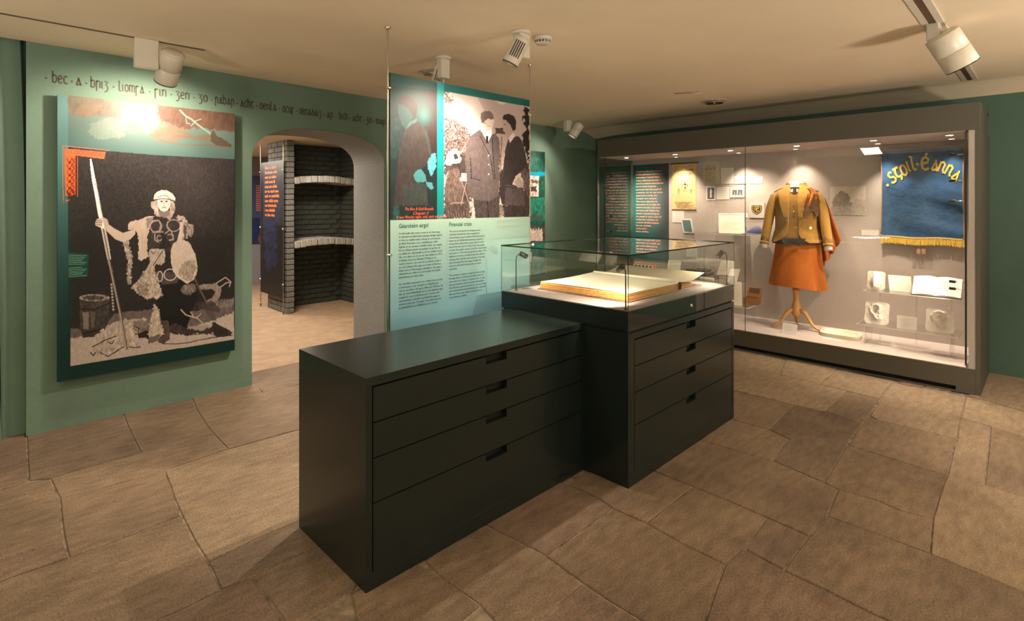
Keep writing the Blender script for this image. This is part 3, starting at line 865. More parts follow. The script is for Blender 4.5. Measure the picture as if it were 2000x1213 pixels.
# gooseneck lamps inside the vitrine
def neck_lamp(loc, yaw, tilt, hgt, label, energy):
    t = thing('gooseneck_lamp', label, 'lamp', loc, 'small lamps in the glass box')
    L = Vector(loc); d = Vector((math.cos(yaw), math.sin(yaw), 0))
    m_ = MB(); m_.lathe([(0.0, .006), (.010, .005), (.012, 0)], L); m_.build('foot', M['dark_metal'], t)
    P = [L + Vector((0, 0, .004)), L + Vector((0, 0, hgt - .04))]
    for q in range(1, 6):
        a = q / 5 * math.pi / 2
        P.append(L + Vector((0, 0, hgt - .04)) + Vector((0, 0, .034 * math.sin(a))) + d * .034 * (1 - math.cos(a)))
    m_ = MB(); m_.tube(P, .0035, 8); m_.build('stem', M['dark_metal'], t)
    e = P[-1]; ax = (d * math.cos(tilt) - Vector((0, 0, math.sin(tilt)))).normalized()
    c = e - ax * .004
    m_ = MB(); m_.lathe([(0, 0), (.0155, 0), (.0165, .002), (.0165, .052), (.0145, .052), (.0145, .047)], c, ax); m_.build('head', M['dark_metal'], t)
    m_ = MB(); m_.lathe([(0, .0462), (.014, .0462)], c, ax); m_.build('lens', M['lens_dim'], t)
    p = c + ax * .06
    light('lamp_bulb', 'SPOT', p, p + ax, energy, (1, .84, .62), .01, 120, .8)
neck_lamp((2.500, 2.462, VZ1 + .002), -.35, .45, .245, 'small gooseneck lamp at the far left corner of the glass box', 9.0)
neck_lamp((2.462, 1.604, VZ1 + .002), 1.1, .62, .235, 'small gooseneck lamp at the near corner of the glass box', 18.0)
neck_lamp((3.738, 1.606, VZ1 + .002), 2.45, .85, .235, 'small gooseneck lamp at the right corner of the glass box', 8.0)

# open ledger
BZ = VZ1 + .002
lt = thing('open_ledger', 'big old open ledger with worn yellowed pages inside the glass box', 'book', (3.0, 2.05, BZ))
bx0, bx1, by0, by1 = 2.650, 3.245, 1.712, 2.39
def warpz(s, t): return .004 * math.sin(s * 7) * math.sin(t * 5)
m_ = MB(); m_.box((bx0 - .012, by0 - .012, BZ), (bx1 + .02, by1 + .012, BZ + .006), bev=.002)
m_.box((bx1 - .02, by0 - .010, BZ), (3.56, by1 + .010, BZ + .006), bev=.002); m_.build('cover', M['leather'], lt)
m_ = MB(); NL = 15
for k in range(NL):                       # page block as gatherings with ragged edges
    z0 = BZ + .006 + k * .0028; j = rnd.uniform(-.0025, .0025)
    if k == 11: j -= .004
    m_.box((bx0 + j + k * .0006, by0 + rnd.uniform(-.002, .002) + k * .0004, z0), (bx1 - .004, by1 + j, z0 + .0024))
m_.build('page_block', M['page_edge'], lt)
m_ = MB()
def top_l(s, t):
    x = bx0 + .008 + s * (bx1 - bx0 - .006); yy = by0 + .004 + t * (by1 - by0 - .006)
    return (x, yy, BZ + .0505 + .010 * s ** 3 + .0015 * math.sin(3 * t + 5 * s))
m_.grid(top_l, 24, 18)
m_.grid(lambda s, t: (bx0 + .008 + s * (bx1 - bx0 - .006), by0 + .004 - .0003, BZ + .0478 + t * (top_l(s, 0)[2] - BZ - .0478)), 24, 1)
m_.build('left_page', M['page'], lt)
m_ = MB()
m_.tube([(bx1 - .004, by0 + .003, BZ + .0595), (bx1 - .002, by1 - .005, BZ + .0595)], .012, 12); m_.build('gutter_fold', M['page'], lt)
m_ = MB()
for k in range(8):
    z0 = BZ + .006 + k * .0042
    m_.box((bx1 + .012 + .002 * math.sin(k), by0 + .006 + rnd.uniform(-.002, .002), z0), (3.46 - k * .006, by1 - .006, z0 + .004))
m_.build('page_block', M['page_edge'], lt)
m_ = MB()
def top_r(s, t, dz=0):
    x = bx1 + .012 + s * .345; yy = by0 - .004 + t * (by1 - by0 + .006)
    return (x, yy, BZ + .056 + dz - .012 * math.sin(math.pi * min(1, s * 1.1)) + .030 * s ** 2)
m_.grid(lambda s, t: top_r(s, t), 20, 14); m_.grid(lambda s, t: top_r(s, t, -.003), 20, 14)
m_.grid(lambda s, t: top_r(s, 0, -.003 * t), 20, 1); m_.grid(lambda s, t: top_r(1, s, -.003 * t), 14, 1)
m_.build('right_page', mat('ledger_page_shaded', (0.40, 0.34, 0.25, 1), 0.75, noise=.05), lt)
m_ = MB(); m_.grid(lambda s, t: (bx1 + .006 + .012 * math.sin(t * 3.2), by0 - .012 + .02 * s, BZ + .006 + t * .048), 2, 8)
m_.build('torn_spine', M['leather'], lt)

# ================================================================== POSTER ON THE GREEN WALL
YP = 4.600
px0 = on_y(112, 400, YP).x; px1 = on_y(458.5, 400, YP).x
pz1 = on_y(112, 184, YP).z; pz0 = on_y(119, 745, YP).z
pt = thing('photo_poster', 'tall dark teal poster of a costumed figure holding a spear on the green wall', 'poster', ((px0 + px1) / 2, YP, pz0))
m_ = MB(); m_.box((px0, YP + .001, pz0), (px1, YP + .030, pz1)); m_.build('board', M['teal_dark'], pt)
for xx in (px0 + .2, px1 - .2):
    for zz in (pz0 + .2, pz1 - .2): m_ = MB(); m_.box((xx - .03, YP + .030, zz - .03), (xx + .03, YW, zz + .03)); m_.build('wall_bracket', M['teal_dark'], pt)
I = Ink('y', YP, px0, px1, pz0, pz1, 430, 620)
A_ = ZM(160, 350, 6.738); B_ = ZM(120, 520, 5.275); C_ = ZM(100, 170, 5.263)
DT = (.05, .21, .20); U, V_ = I.U, I.V
allp = np.arange(len(U))
I.put(allp, (.02, .16, .145), 1)
# upper zone: teal fading down from a brown tinted picture
tt = np.clip((V_ - (184 + (U - 112) * .124)) / 110, 0, 1)
up = V_ < 292 + (U - 112) * .055
c0 = np.array((.40, .44, .41)); c1 = np.array((.25, .36, .35))
I.C[up] = (c0 * (1 - tt[:, None]) + c1 * tt[:, None])[up]
lf = (U < 133)
tl = np.clip((V_ - 200) / 420, 0, 1)[:, None]
I.C[lf] = (np.array((.36, .50, .50)) * (1 - tl) + np.array((.02, .17, .155)) * tl)[lf]
I.poly(C_([(165,60),(1000,120),(1920,200),(1920,480),(1880,480),(1700,430),(1500,400),(1400,440),(1100,520),(985,430),(860,430),(700,330),(500,290),(350,310),(170,280)]), (.42, .35, .30), .7, warp=3, wsc=9, nz=.15, nsc=6)
I.poly(C_([(1080,120),(1920,200),(1920,470),(1690,440),(1480,420),(1380,440),(1150,350),(1080,300)]), (.36, .25, .20), .8, warp=3, nz=.2, nsc=5)
I.poly(C_([(1000,120),(1090,120),(1110,420),(990,470),(860,370),(740,360),(700,250)]), (.60, .58, .52), .4, warp=3)
I.poly(C_([(240,260),(330,300),(420,290),(470,260),(520,180),(300,180)]), (.50, .39, .30), .45, warp=2)
I.poly(C_([(370,470),(420,370),(600,310),(740,330),(760,520),(500,540)]), (.55, .54, .48), .3, warp=3, nz=.1)
I.poly(C_([(985,490),(1080,470),(1100,400),(1380,440),(1450,500),(1340,540),(1240,580),(1080,550)]), (.42, .35, .29), .7, warp=3)
I.line(C_([(1325,240),(1385,300),(1440,330),(1510,390),(1640,480)]), 3.2, (.47, .55, .49))
I.line(C_([(1440,400),(1480,350),(1540,330)]), 2, (.47, .55, .49)); I.line(C_([(1385,300),(1390,370),(1430,380)]), 1.6, (.47, .55, .49))
I.poly(C_([(1640,480),(1670,440),(1700,500),(1800,550),(1860,600),(1850,625),(1700,600),(1640,560)]), (.30, .26, .20), 1, warp=1)
I.line(C_([(1100,540),(1240,580),(1400,600),(1660,600),(1850,625)]), 2.4, (.40, .33, .28))
I.poly(C_([(1240,480),(1340,500),(1480,500),(1640,490),(1640,560),(1500,540),(1380,520),(1250,520)]), (.42, .34, .27), .8, warp=1.5)
keep = I.C.copy()
# main photograph
ph = [(134, 287.5)] + C_([(560,655),(1000,693),(1878,744)]) + [(457.2, 662.8), (138, 715)]
I.poly(ph, (.15, .13, .127), 1, nz=.6, nsc=1.1)
I.soft(395, 370, 80, 90, (.36, .32, .33), .55)  # spotlight's glow at the upper right, put into the print colour
I.poly(ph, (.16, .14, .137), .4, nz=.9, nsc=1.4)
I.poly(A_([(200,900),(900,500),(900,1213),(200,1213)]), (.10, .09, .085), .35, warp=14, wsc=22, nz=.3)
I.poly(B_([(90,-300),(1780,-300),(1780,330),(900,450),(550,480),(90,640)]), (.12, .105, .10), .5, warp=6, wsc=20, nz=.35)
I.soft(170, 500, 50, 90, (.06, .055, .05), .6); I.soft(420, 520, 40, 60, (.08, .07, .07), .5)
# floor of the photograph
I.poly(B_([(92,640),(400,660),(560,480),(900,450),(1400,460),(1780,330),(1850,320),(1850,1100),(40,1100),(40,640)]), (.36, .32, .31), 1, warp=2, nz=.25)
I.poly(B_([(92,745),(400,690),(900,690),(1300,640),(1560,560),(1780,470),(1850,450),(1850,1100),(40,1100),(40,745)]), (.66, .60, .57), 1, warp=2, nz=.08)
I.poly(B_([(1540,450),(1780,400),(1780,330),(1600,345)]), (.44, .40, .38), .8, warp=3, nz=.3)
W_ = (.80, .74, .70); G_ = (.55, .50, .47); K_ = (.09, .08, .08)
# barrel
I.poly(B_([(185,345),(500,325),(490,560),(440,650),(350,725),(220,738),(195,640)]), (.21, .185, .175), 1, nz=.5, nsc=3)
I.poly(B_([(220,470),(285,470),(280,650),(225,650)]), (.52, .46, .43), .8, warp=1); I.poly(B_([(300,470),(350,470),(340,620),(310,640)]), (.38, .34, .32), .7, warp=1)
I.ell(*B_([(340, 325)])[0], 30, 7, (.48, .44, .41), nz=.6, nsc=2); I.ell(*B_([(330, 325)])[0], 22, 4.2, (.16, .14, .13), .7, nz=.6, nsc=2)
I.line(B_([(195,440),(340,445),(500,380)]), 2.2, (.07, .06, .06)); I.line(B_([(215,690),(340,670),(440,640)]), 3, (.10, .09, .09))
for k in range(9): I.ell(*B_([(515 + k * 2.5, 190 + k * 32)])[0], 2.2, 2.4, (.62, .58, .54))
# rug
I.poly(B_([(270,775),(440,650),(520,590),(640,545),(860,540),(905,600),(800,690),(785,830),(680,855),(560,880),(420,925),(300,905),(330,800)]), (.66, .60, .56), 1, warp=4, wsc=5, nz=.25, nsc=3)
I.poly(B_([(740,560),(900,560),(905,640),(830,680),(740,660)]), (.40, .36, .34), .8, warp=3, nz=.3)
for pl in ([(320,830),(400,790),(430,770),(560,720)], [(400,890),(480,930),(560,880),(640,830)], [(300,890),(330,920),(350,890)], [(700,830),(760,840),(810,830)], [(480,780),(520,800),(545,760)], [(760,620),(800,640),(790,700),(760,700)]):
    I.line(B_(pl), 2.0, (.13, .11, .10))
I.poly(B_([(790,690),(900,650),(1000,690),(990,760),(800,740)]), K_, .9, warp=2)
# wheel and bench at right
I.poly(B_([(1420,190),(1600,178),(1650,225),(1635,320),(1580,370),(1500,400),(1480,360),(1560,320),(1590,260),(1560,238),(1420,240)]), (.50, .44, .41), 1, warp=1, nz=.2)
I.line(B_([(1590,180),(1690,115),(1745,160),(1730,210)]), 2.2, (.60, .54, .50)); I.line(B_([(1640,215),(1700,170),(1740,165)]), 2.2, (.60, .54, .50))
I.poly(B_([(1440,400),(1540,400),(1600,560),(1540,560)]), (.30, .27, .25), .9); I.poly(B_([(1390,380),(1560,350),(1650,460),(1600,470),(1420,440)]), (.22, .19, .18), .8, warp=2)
I.line(B_([(1370,120),(1420,230),(1500,380)]), 2.8, (.34, .30, .28))
# body, legs
I.poly(B_([(950,60),(1200,60),(1260,150),(1390,170),(1400,330),(1310,560),(1300,640),(1100,700),(1040,660),(1000,420),(960,300)]), (.075, .065, .065), 1, warp=2, nz=.2)
I.poly(B_([(1230,215),(1300,180),(1385,185),(1390,270),(1290,300),(1235,270)]), (.38, .34, .32), 1, warp=2, nz=.5, nsc=2.5)
I.poly(A_([(900,560),(1000,505),(1100,515),(1250,490),(1305,560),(1275,800),(1185,900),(1175,960),(1090,940),(900,930),(860,850),(885,650)]), (.20, .175, .175), 1, warp=1.5, nz=.45, nsc=3)
for (cx, cy, rx, ry) in ((975, 620, 11, 12), (1205, 610, 13, 11.5), (1020, 775, 5, 5), (1158, 765, 6, 6)):
    x, yv = A_([(cx, cy)])[0]; I.ring(x, yv, rx, ry, 2.0, (.62, .54, .51))
for pl in ([(930,560),(1010,540),(1040,600),(1020,680),(930,700)], [(960,720),(960,800),(1010,830)], [(1130,560),(1120,620),(1170,680),(1200,740),(1200,800),(1150,800)], [(1000,700),(1060,690),(1080,730),(1140,680)]):
    I.line(A_(pl), 2.2, (.62, .54, .51))
I.poly(A_([(1030,720),(1080,700),(1130,740),(1170,900),(1010,910),(1050,820)]), (.10, .085, .085), .7, warp=1, nz=.5)
I.poly(A_([(985,430),(1160,430),(1190,480),(1150,540),(1120,515),(1080,510),(1040,490),(990,500)]), (.62, .56, .53), 1, warp=1)
# belt rings
I.poly(B_([(1000,60),(1200,60),(1200,170),(1040,190),(1000,130)]), (.26, .23, .22), 1, warp=1, nz=.3)
for (cx, cy, rx, ry) in ((1120, 88, 12, 11), (1015, 105, 5, 10)):
    x, yv = B_([(cx, cy)])[0]; I.ring(x, yv, rx, ry, 2.0, (.72, .66, .62))
# boot and far fur leg
I.poly(B_([(1040,560),(1100,560),(1120,690),(1110,760),(1050,800),(990,790),(1020,700)]), (.28, .23, .23), 1, warp=1, nz=.2)
I.poly(B_([(955,380),(1000,430),(1020,560),(1055,690),(990,760),(890,798),(895,700),(920,560),(940,460)]), (.66, .60, .54), 1, warp=2.5, wsc=2.5, nz=.3, nsc=1.5)
I.poly(B_([(900,740),(1020,700),(1000,770),(890,800)]), (.30, .26, .24), .8, warp=2)
# arm, hand
I.poly(A_([(290,640),(345,590),(430,650),(540,708),(640,675),(700,640),(705,720),(640,790),(545,832),(440,790),(340,695)]), (.74, .66, .61), 1)
I.poly(A_([(175,565),(200,522),(285,503),(335,530),(352,585),(335,645),(290,655),(230,632),(180,612)]), (.70, .62, .57), 1)
for yv in (548, 572, 600): I.line(A_([(190, yv), (285, yv - 3)]), 1.1, (.30, .24, .22))
# spear
I.poly([(175.5, 311), (178, 309.5), (181.5, 325), (186, 350), (184, 352), (179.5, 350), (177, 330)], (.97, .94, .92))
I.line([(183, 350), (188, 376), (194, 412), (202, 450), (213, 505)], 7.2, (.93, .89, .85)); I.line([(213, 510), (218, 530)], 5, (.62, .56, .52))
I.line(A_([(150, 60), (215, 85)]), 1.2, (.4, .3, .28)); I.line([(185, 350), (191, 376), (197.5, 412), (206, 450), (214, 490)], 2.0, (.70, .66, .64))
I.line([(201.5, 448), (217, 528), (234, 608), (247, 682)], 4.6, (.58, .52, .49)); I.line([(202.5, 448), (218.8, 528), (236, 608), (249, 682)], 1.6, (.26, .22, .20))
I.poly(A_([(175,565),(200,522),(262,510),(275,560),(262,632),(230,632),(180,612)]), (.72, .64, .59), 1)
for yv in (548, 572, 600): I.line(A_([(185, yv), (262, yv - 3)]), 1.2, (.26, .21, .19))
# tassel, cloak
I.poly(A_([(540,830),(605,800),(635,900),(668,1050),(640,1250),(655,1390),(600,1390),(590,1213),(605,1080),(560,950)]), (.60, .54, .50), 1, warp=2.2, wsc=2.2, nz=.5, nsc=2)
I.poly(A_([(600,610),(640,560),(790,520),(850,488),(955,485),(930,560),(890,640),(862,760),(858,960),(878,1010),(840,1040),(775,1078),(742,1040),(747,900),(737,760),(700,650),(612,665)]), (.74, .66, .61), 1, warp=1.5, wsc=3, nz=.08, nsc=4)
I.poly(A_([(845,520),(955,487),(915,570),(860,660),(850,600)]), (.48, .43, .42), .8, warp=1)
# right shoulder
I.poly(A_([(1230,500),(1270,475),(1355,488),(1392,570),(1462,600),(1467,700),(1430,765),(1398,720),(1385,790),(1320,790),(1310,560),(1255,530)]), (.60, .54, .51), 1, warp=1.5, nz=.4, nsc=2.5)
I.poly(A_([(1340,600),(1375,620),(1370,790),(1345,790)]), (.22, .19, .18), .8)
I.poly(A_([(1292,560),(1330,570),(1322,790),(1255,800),(1285,680)]), (.76, .69, .65), 1)
# shield
I.poly(A_([(1167,960),(1200,850),(1285,780),(1410,828),(1490,980),(1522,1140),(1512,1240),(1465,1330),(1380,1375),(1270,1310),(1200,1210),(1168,1080)]), (.74, .67, .62), 1, warp=1, nz=.08, nsc=3)
I.poly(A_([(1340,1090),(1480,1050),(1505,1180),(1440,1320),(1350,1340),(1280,1240)]), (.46, .41, .38), .6, warp=4, wsc=2.5, nz=.5, nsc=2)
# fur skirt
I.poly(A_([(880,960),(905,925),(1075,918),(1100,990),(1085,1100),(1040,1135),(975,1110),(930,1213),(860,1300),(760,1400),(700,1390),(840,1213),(890,1090)]), (.66, .60, .55), 1, warp=1.5, nz=.15)
I.line(A_([(1070,935),(985,1060),(900,1200)]), 1.6, (.22, .18, .17)); I.line(A_([(905,940),(940,985),(960,960)]), 1.6, (.3, .25, .24))
I.poly(B_([(850,60),(940,-20),(975,60),(1005,180),(1042,300),(990,335),(940,320),(880,345),(800,290),(715,215),(800,150)]), (.64, .58, .53), 1, warp=2.6, wsc=2.2, nz=.35, nsc=1.6)
I.poly(B_([(770,225),(830,170),(900,190),(880,320),(800,280)]), (.42, .37, .34), .6, warp=3, wsc=2, nz=.5, nsc=1.6)
# head
I.poly(A_([(903,315),(925,288),(1000,275),(1010,350),(1012,430),(1025,490),(985,495),(945,450),(955,410),(915,370)]), (.70, .63, .59), 1, warp=1, nz=.25, nsc=2)
I.poly(A_([(1150,285),(1212,295),(1226,370),(1210,460),(1180,495),(1155,440)]), (.66, .59, .55), 1, warp=1, nz=.3, nsc=2)
I.poly(A_([(1005,420),(1160,410),(1155,470),(1090,510),(1020,480)]), (.50, .44, .42), 1)
I.poly(A_([(995,270),(1000,350),(1030,410),(1085,428),(1135,405),(1160,345),(1160,275),(1080,255)]), (.90, .83, .79), 1)
I.poly(A_([(945,262),(950,212),(985,168),(1050,142),(1120,148),(1192,190),(1228,245),(1232,278),(1200,292),(1150,268),(1060,258),(960,274)]), (.86, .78, .74), 1, nz=.08, nsc=3)
I.poly(A_([(1000,262),(1010,230),(1070,212),(1130,228),(1155,262)]), (.95, .90, .86), 1)
I.line(A_([(1000,240),(1060,212),(1120,222),(1170,270),(1222,285)]), 1.6, (.52, .44, .42)); I.line(A_([(948,272),(1050,258),(1150,264),(1215,292)]), 1.8, (.32, .26, .25))
for (cx) in (1048, 1112): I.line(A_([(cx - 18, 288), (cx + 18, 288)]), 1.5, (.42, .35, .34)); I.ell(*A_([(cx, 298)])[0], 2.0, 1.0, (.30, .25, .25))
I.line(A_([(1080,300),(1074,345),(1092,350)]), 1.1, (.55, .42, .40)); I.line(A_([(1055,375),(1080,370),(1105,376)]), 1.5, (.45, .30, .30))
# antlered hide
I.poly(B_([(1105,610),(1170,585),(1300,640),(1440,660),(1540,630),(1560,680),(1500,700),(1400,690),(1300,715),(1130,690)]), (.20, .17, .165), 1, warp=2, nz=.5, nsc=2.5)
I.poly(B_([(1300,620),(1500,600),(1540,630),(1440,665),(1300,640)]), (.56, .51, .48), .9, warp=2)
I.poly(B_([(1540,640),(1555,575),(1580,575),(1625,610),(1700,640),(1765,685),(1745,712),(1600,728),(1560,690)]), (.18, .155, .15), 1, warp=1, nz=.5, nsc=2)
I.line(B_([(1232,448),(1280,500),(1340,520),(1400,535),(1460,590),(1550,612)]), 2.4, (.66, .58, .54)); I.line(B_([(1330,470),(1350,500),(1360,530)]), 1.8, (.70, .62, .58)); I.line(B_([(1390,525),(1420,510),(1440,485)]), 1.8, (.66, .58, .54))
I.line(B_([(1280,715),(1400,700),(1500,690),(1560,700),(1600,725)]), 1.6, (.26, .22, .2)); I.line(B_([(1050,800),(1180,800),(1300,790),(1420,760),(1560,735),(1760,712)]), 1.6, (.20, .16, .15))
phm = np.zeros(len(U), bool); phm[I.mask(ph)] = True; I.C[~phm] = keep[~phm]
# text box
I.poly([(133, 492.5), (173.5, 496), (171.5, 541), (133.5, 544)], (.03, .22, .20), 1)
for k in range(13):
    if k == 6: continue
    yv = 497 + k * 3.55; I.line([(134.5, yv + 1.2), (169 - (k % 4) * 3, yv + 2.6 - k * .32)], .9, (.42, .60, .50))
# orange interlace
OR = (.90, .36, .16); DK = (.30, .09, .05)
I.line(C_([(118,605),(120,1000),(128,1190)]), .9, (.72, .46, .34)); I.line(C_([(118,605),(260,618),(420,632),(600,655)]), .9, OR)
I.poly(C_([(135,640),(250,640),(250,760),(248,1110),(150,1120),(140,900)]), OR, 1)
I.poly(C_([(150,632),(560,668),(545,740),(260,705),(150,700)]), (.82, .40, .24), .85)
I.line(C_([(270,720),(272,1125)]), .8, OR); I.line(C_([(150,1160),(160,1175),(185,1160)]), 1.2, OR)
for k in range(6):
    y0 = 735 + k * 66
    I.line(C_([(160, y0), (185, y0 + 45), (215, y0 - 5), (240, y0 + 40), (215, y0 + 62), (190, y0 + 40)]), 1.8, DK)
    I.line(C_([(245, y0 + 5), (215, y0 + 30), (170, y0 + 60)]), 1.2, DK)
x, yv = C_([(200, 1085)])[0]; I.ring(x, yv, 7, 7, 1.8, DK); I.ring(x, yv, 3.5, 3.5, 1.4, DK)
for k in range(9): 
    x, yv = C_([(180 + k * 42, 662 + k * 4)])[0]; I.ring(x, yv, 3.4, 3.4, 1.0, (.50, .22, .14))
I.build('printed_face', pt)

# ================================================================== HANGING PANEL
YH = 2.750
hx0 = on_y(762, 300, YH).x; hx1 = on_y(1034, 300, YH).x
hz1 = 2.270; hzm = on_y(762, 430, YH).z; hz0 = .45
ht = thing('hanging_panel', 'large teal information panel with two men in suits hung behind the cabinets', 'display panel', ((hx0 + hx1) / 2, YH + .006, hz0))
m_ = MB(); m_.box((hx0, YH + .0015, hz0), (hx1, YH + .012, hz1)); m_.build('board', M['teal_dark'], ht)
I = Ink('y', YH, hx0, hx1, hz0, hz1, 330, 480)
D_ = ZM(755, 130, 3.912); U, V_ = I.U, I.V
I.put(np.arange(len(U)), (.02, .32, .32), 1)
low = I.Z < hzm
t_ = np.clip((hzm - I.Z) / .75, 0, 1)[:, None]
grad = np.array((.62, .74, .68)) * (1 - t_) + np.array((.42, .62, .72)) * t_
I.C[low] = grad[low]
top = ~low
lo = 435.0
# left tinted picture
Lp = D_([(25,30),(385,120),(385,1170),(25,1170)])
I.poly(Lp, (.06, .13, .13), 1, nz=.3, nsc=12)
I.soft(790, 190, 30, 40, (.04, .25, .24), .8)
I.poly(D_([(25,30),(385,110),(385,175),(25,150)]), (.02, .30, .29), .8)
I.poly(D_([(315,170),(385,180),(385,700),(345,690),(320,560),(290,470),(340,420),(330,300),(310,260)]), (.17, .09, .095), 1, warp=2, nz=.2)
I.poly(D_([(30,400),(140,380),(120,480),(90,690),(30,720)]), (.05, .21, .21), .7, warp=3, wsc=6, nz=.5, nsc=3)
I.soft(828, 225, 16, 22, (.22, .42, .40), .8)
I.poly(D_([(90,270),(170,300),(210,370),(170,450),(140,480),(110,430),(85,330)]), (.13, .26, .26), 1, warp=1)
I.poly(D_([(85,255),(115,228),(165,222),(215,255),(238,310),(225,375),(205,385),(175,330),(130,290),(95,285)]), (.17, .10, .11), 1, warp=1, nz=.2)
I.poly(D_([(145,480),(175,440),(240,420),(300,470),(330,570),(345,680),(300,760),(240,790),(205,830),(215,880),(305,900),(318,1060),(150,1068),(55,1062),(75,850),(90,690),(115,560)]), (.20, .165, .155), 1, warp=1, nz=.2, nsc=3)
I.poly(D_([(145,485),(175,425),(235,395),(225,425),(180,450)]), (.26, .40, .38), .8, warp=.5)
I.poly(D_([(270,440),(310,500),(348,670),(330,690),(300,560)]), (.22, .34, .33), .35, warp=1)
I.poly(D_([(205,830),(235,790),(265,785),(300,830),(303,882),(240,888),(215,870)]), (.25, .50, .52), 1, warp=1)
I.poly(D_([(310,720),(345,670),(378,665),(380,760),(345,840),(320,800)]), (.30, .58, .62), 1, warp=2, nz=.2)
I.poly(D_([(300,880),(350,890),(360,930),(340,945),(305,910)]), (.28, .54, .58), 1, warp=1)
I.poly(D_([(215,890),(300,900),(315,1055),(120,1060),(120,900)]), (.18, .24, .23), .7, warp=2, nz=.3)
I.poly(D_([(50,1070),(95,1060),(105,1160),(45,1160)]), (.12, .34, .33), .7, warp=2, nz=.6)
lm = np.zeros(len(U), bool); lm[I.mask(Lp)] = True; base_ = np.tile(np.array((.0, .34, .33)), (len(U), 1)); base_[low] = grad[low]; I.C[~lm] = base_[~lm]
I.poly(D_([(387,120),(437,132),(437,1175),(387,1175)]), (.0, .52, .53), 1)
keep = I.C.copy()
# right photograph
Rp = D_([(438,190),(1092,309),(1092,1158),(438,1166)])
I.poly(Rp, (.80, .72, .70), 1)
I.poly(D_([(700,240),(1092,309),(1092,700),(800,600)]), (.62, .54, .53), .7, warp=8, wsc=20)
I.poly(D_([(438,190),(470,200),(520,250),(490,300),(440,290)]), (.35, .29, .28), .8, warp=6, wsc=4, nz=.6)
I.poly(D_([(438,390),(500,400),(560,430),(630,490),(650,560),(640,700),(600,760),(438,780)]), (.34, .28, .27), 1, warp=4, wsc=3, nz=.8, nsc=1.8)
for k in range(260):
    x = random.uniform(440, 635); yv = random.uniform(400, 680)
    I.ell(*D_([(x, yv)])[0], random.uniform(.6, 1.6), random.uniform(.5, 1.3), (.70, .62, .60), .75)
I.poly(D_([(438,700),(640,700),(640,1166),(438,1166)]), (.26, .21, .20), .9, warp=4, nz=.6, nsc=2)
I.poly(D_([(820,480),(900,470),(905,640),(880,780),(860,780),(850,600)]), (.66, .58, .56), 1, nz=.15)
I.poly(D_([(830,465),(905,470),(905,515),(835,512)]), (.26, .21, .20), 1, warp=1); I.line(D_([(880,540),(870,760)]), 2, (.4, .34, .32)); 
I.poly(D_([(1055,310),(1092,312),(1092,760),(1060,640),(1030,560),(1060,480),(1048,400)]), (.09, .07, .07), 1, warp=4, wsc=4)
I.poly(D_([(1000,740),(1092,740),(1092,1158),(1040,1158),(1050,900)]), (.22, .18, .17), 1, warp=2, nz=.5)
# seated figure
I.poly(D_([(440,850),(470,790),(545,775),(590,830),(575,960),(580,1040),(530,1050),(500,1040),(440,1000)]), (.40, .33, .31), 1, warp=1, nz=.4, nsc=2)
I.poly(D_([(540,650),(600,680),(620,760),(600,850),(560,830),(540,760)]), (.24, .19, .18), .9, warp=2, nz=.4)
I.poly(D_([(445,725),(470,660),(510,628),(550,655),(570,700),(562,742),(510,735),(490,760),(455,750)]), (.88, .80, .77), 1, warp=1.5)
I.poly(D_([(510,670),(535,665),(552,700),(520,712)]), (.2, .16, .15), 1)
I.poly(D_([(440,850),(470,800),(440,950)]), (.8, .72, .7), .8, warp=2)
I.poly(D_([(560,850),(635,850),(632,878),(560,875)]), (.72, .64, .61), 1); I.poly(D_([(575,815),(615,815),(618,850),(572,850)]), (.82, .76, .72), 1, warp=1)
I.line(D_([(610,880),(590,960),(570,1060)]), 1.4, (.66, .58, .55)); I.line(D_([(575,880),(610,980),(650,1110)]), 1.4, (.6, .52, .5)); I.line(D_([(490,1045),(590,1040)]), 2.2, (.60, .52, .50))
I.line(D_([(650,1010),(665,1060),(640,1100)]), 2.0, (.62, .54, .52))
for k in range(10): I.line(D_([(470 + k * 20, 1100 + (k % 3) * 12), (480 + k * 19, 1155)]), 1.2, (.50, .43, .41))
# man facing front
I.poly(D_([(660,980),(865,960),(862,1158),(680,1158)]), (.27, .23, .235), 1, warp=1, nz=.3, nsc=2)
I.line(D_([(770,1020),(780,1158)]), 1.6, (.08, .07, .07))
I.poly(D_([(640,530),(715,480),(760,560),(800,520),(830,508),(858,550),(870,690),(862,760),(890,800),(862,880),(855,990),(780,1030),(690,1020),(620,990),(612,860),(598,700),(610,610)]), (.36, .315, .315), 1, warp=.8, nz=.16, nsc=2)
I.poly(D_([(725,460),(745,520),(772,585),(805,520),(805,470),(770,500)]), (.93, .88, .86), 1); I.poly(D_([(758,530),(778,530),(775,600),(765,600)]), (.10, .08, .08), 1)
I.poly(D_([(755,590),(800,580),(812,860),(770,700)]), (.42, .37, .37), .8, nz=.15)
I.line(D_([(715,530),(790,680),(820,865)]), 1.3, (.08, .07, .07)); I.line(D_([(808,540),(815,700),(830,860)]), 1.2, (.10, .08, .08)); I.line(D_([(640,700),(650,860)]), 1.5, (.12, .1, .1))
I.line(D_([(640,850),(715,868)]), 1.3, (.12, .1, .1))
for yv in (680, 750, 822): I.ell(*D_([(780, yv)])[0], 1.3, 1.3, (.8, .74, .72))
I.poly(D_([(722,385),(815,385),(822,420),(808,465),(775,495),(745,470),(728,430)]), (.84, .75, .73), 1)
I.poly(D_([(718,395),(722,355),(760,338),(800,345),(820,375),(815,402),(770,400),(745,425),(728,435)]), (.40, .34, .33), 1, warp=.8)
I.line(D_([(765,450),(792,456)]), 1.0, (.55, .45, .43)); I.line(D_([(742,430),(765,435)]), 1.5, (.5, .4, .4))
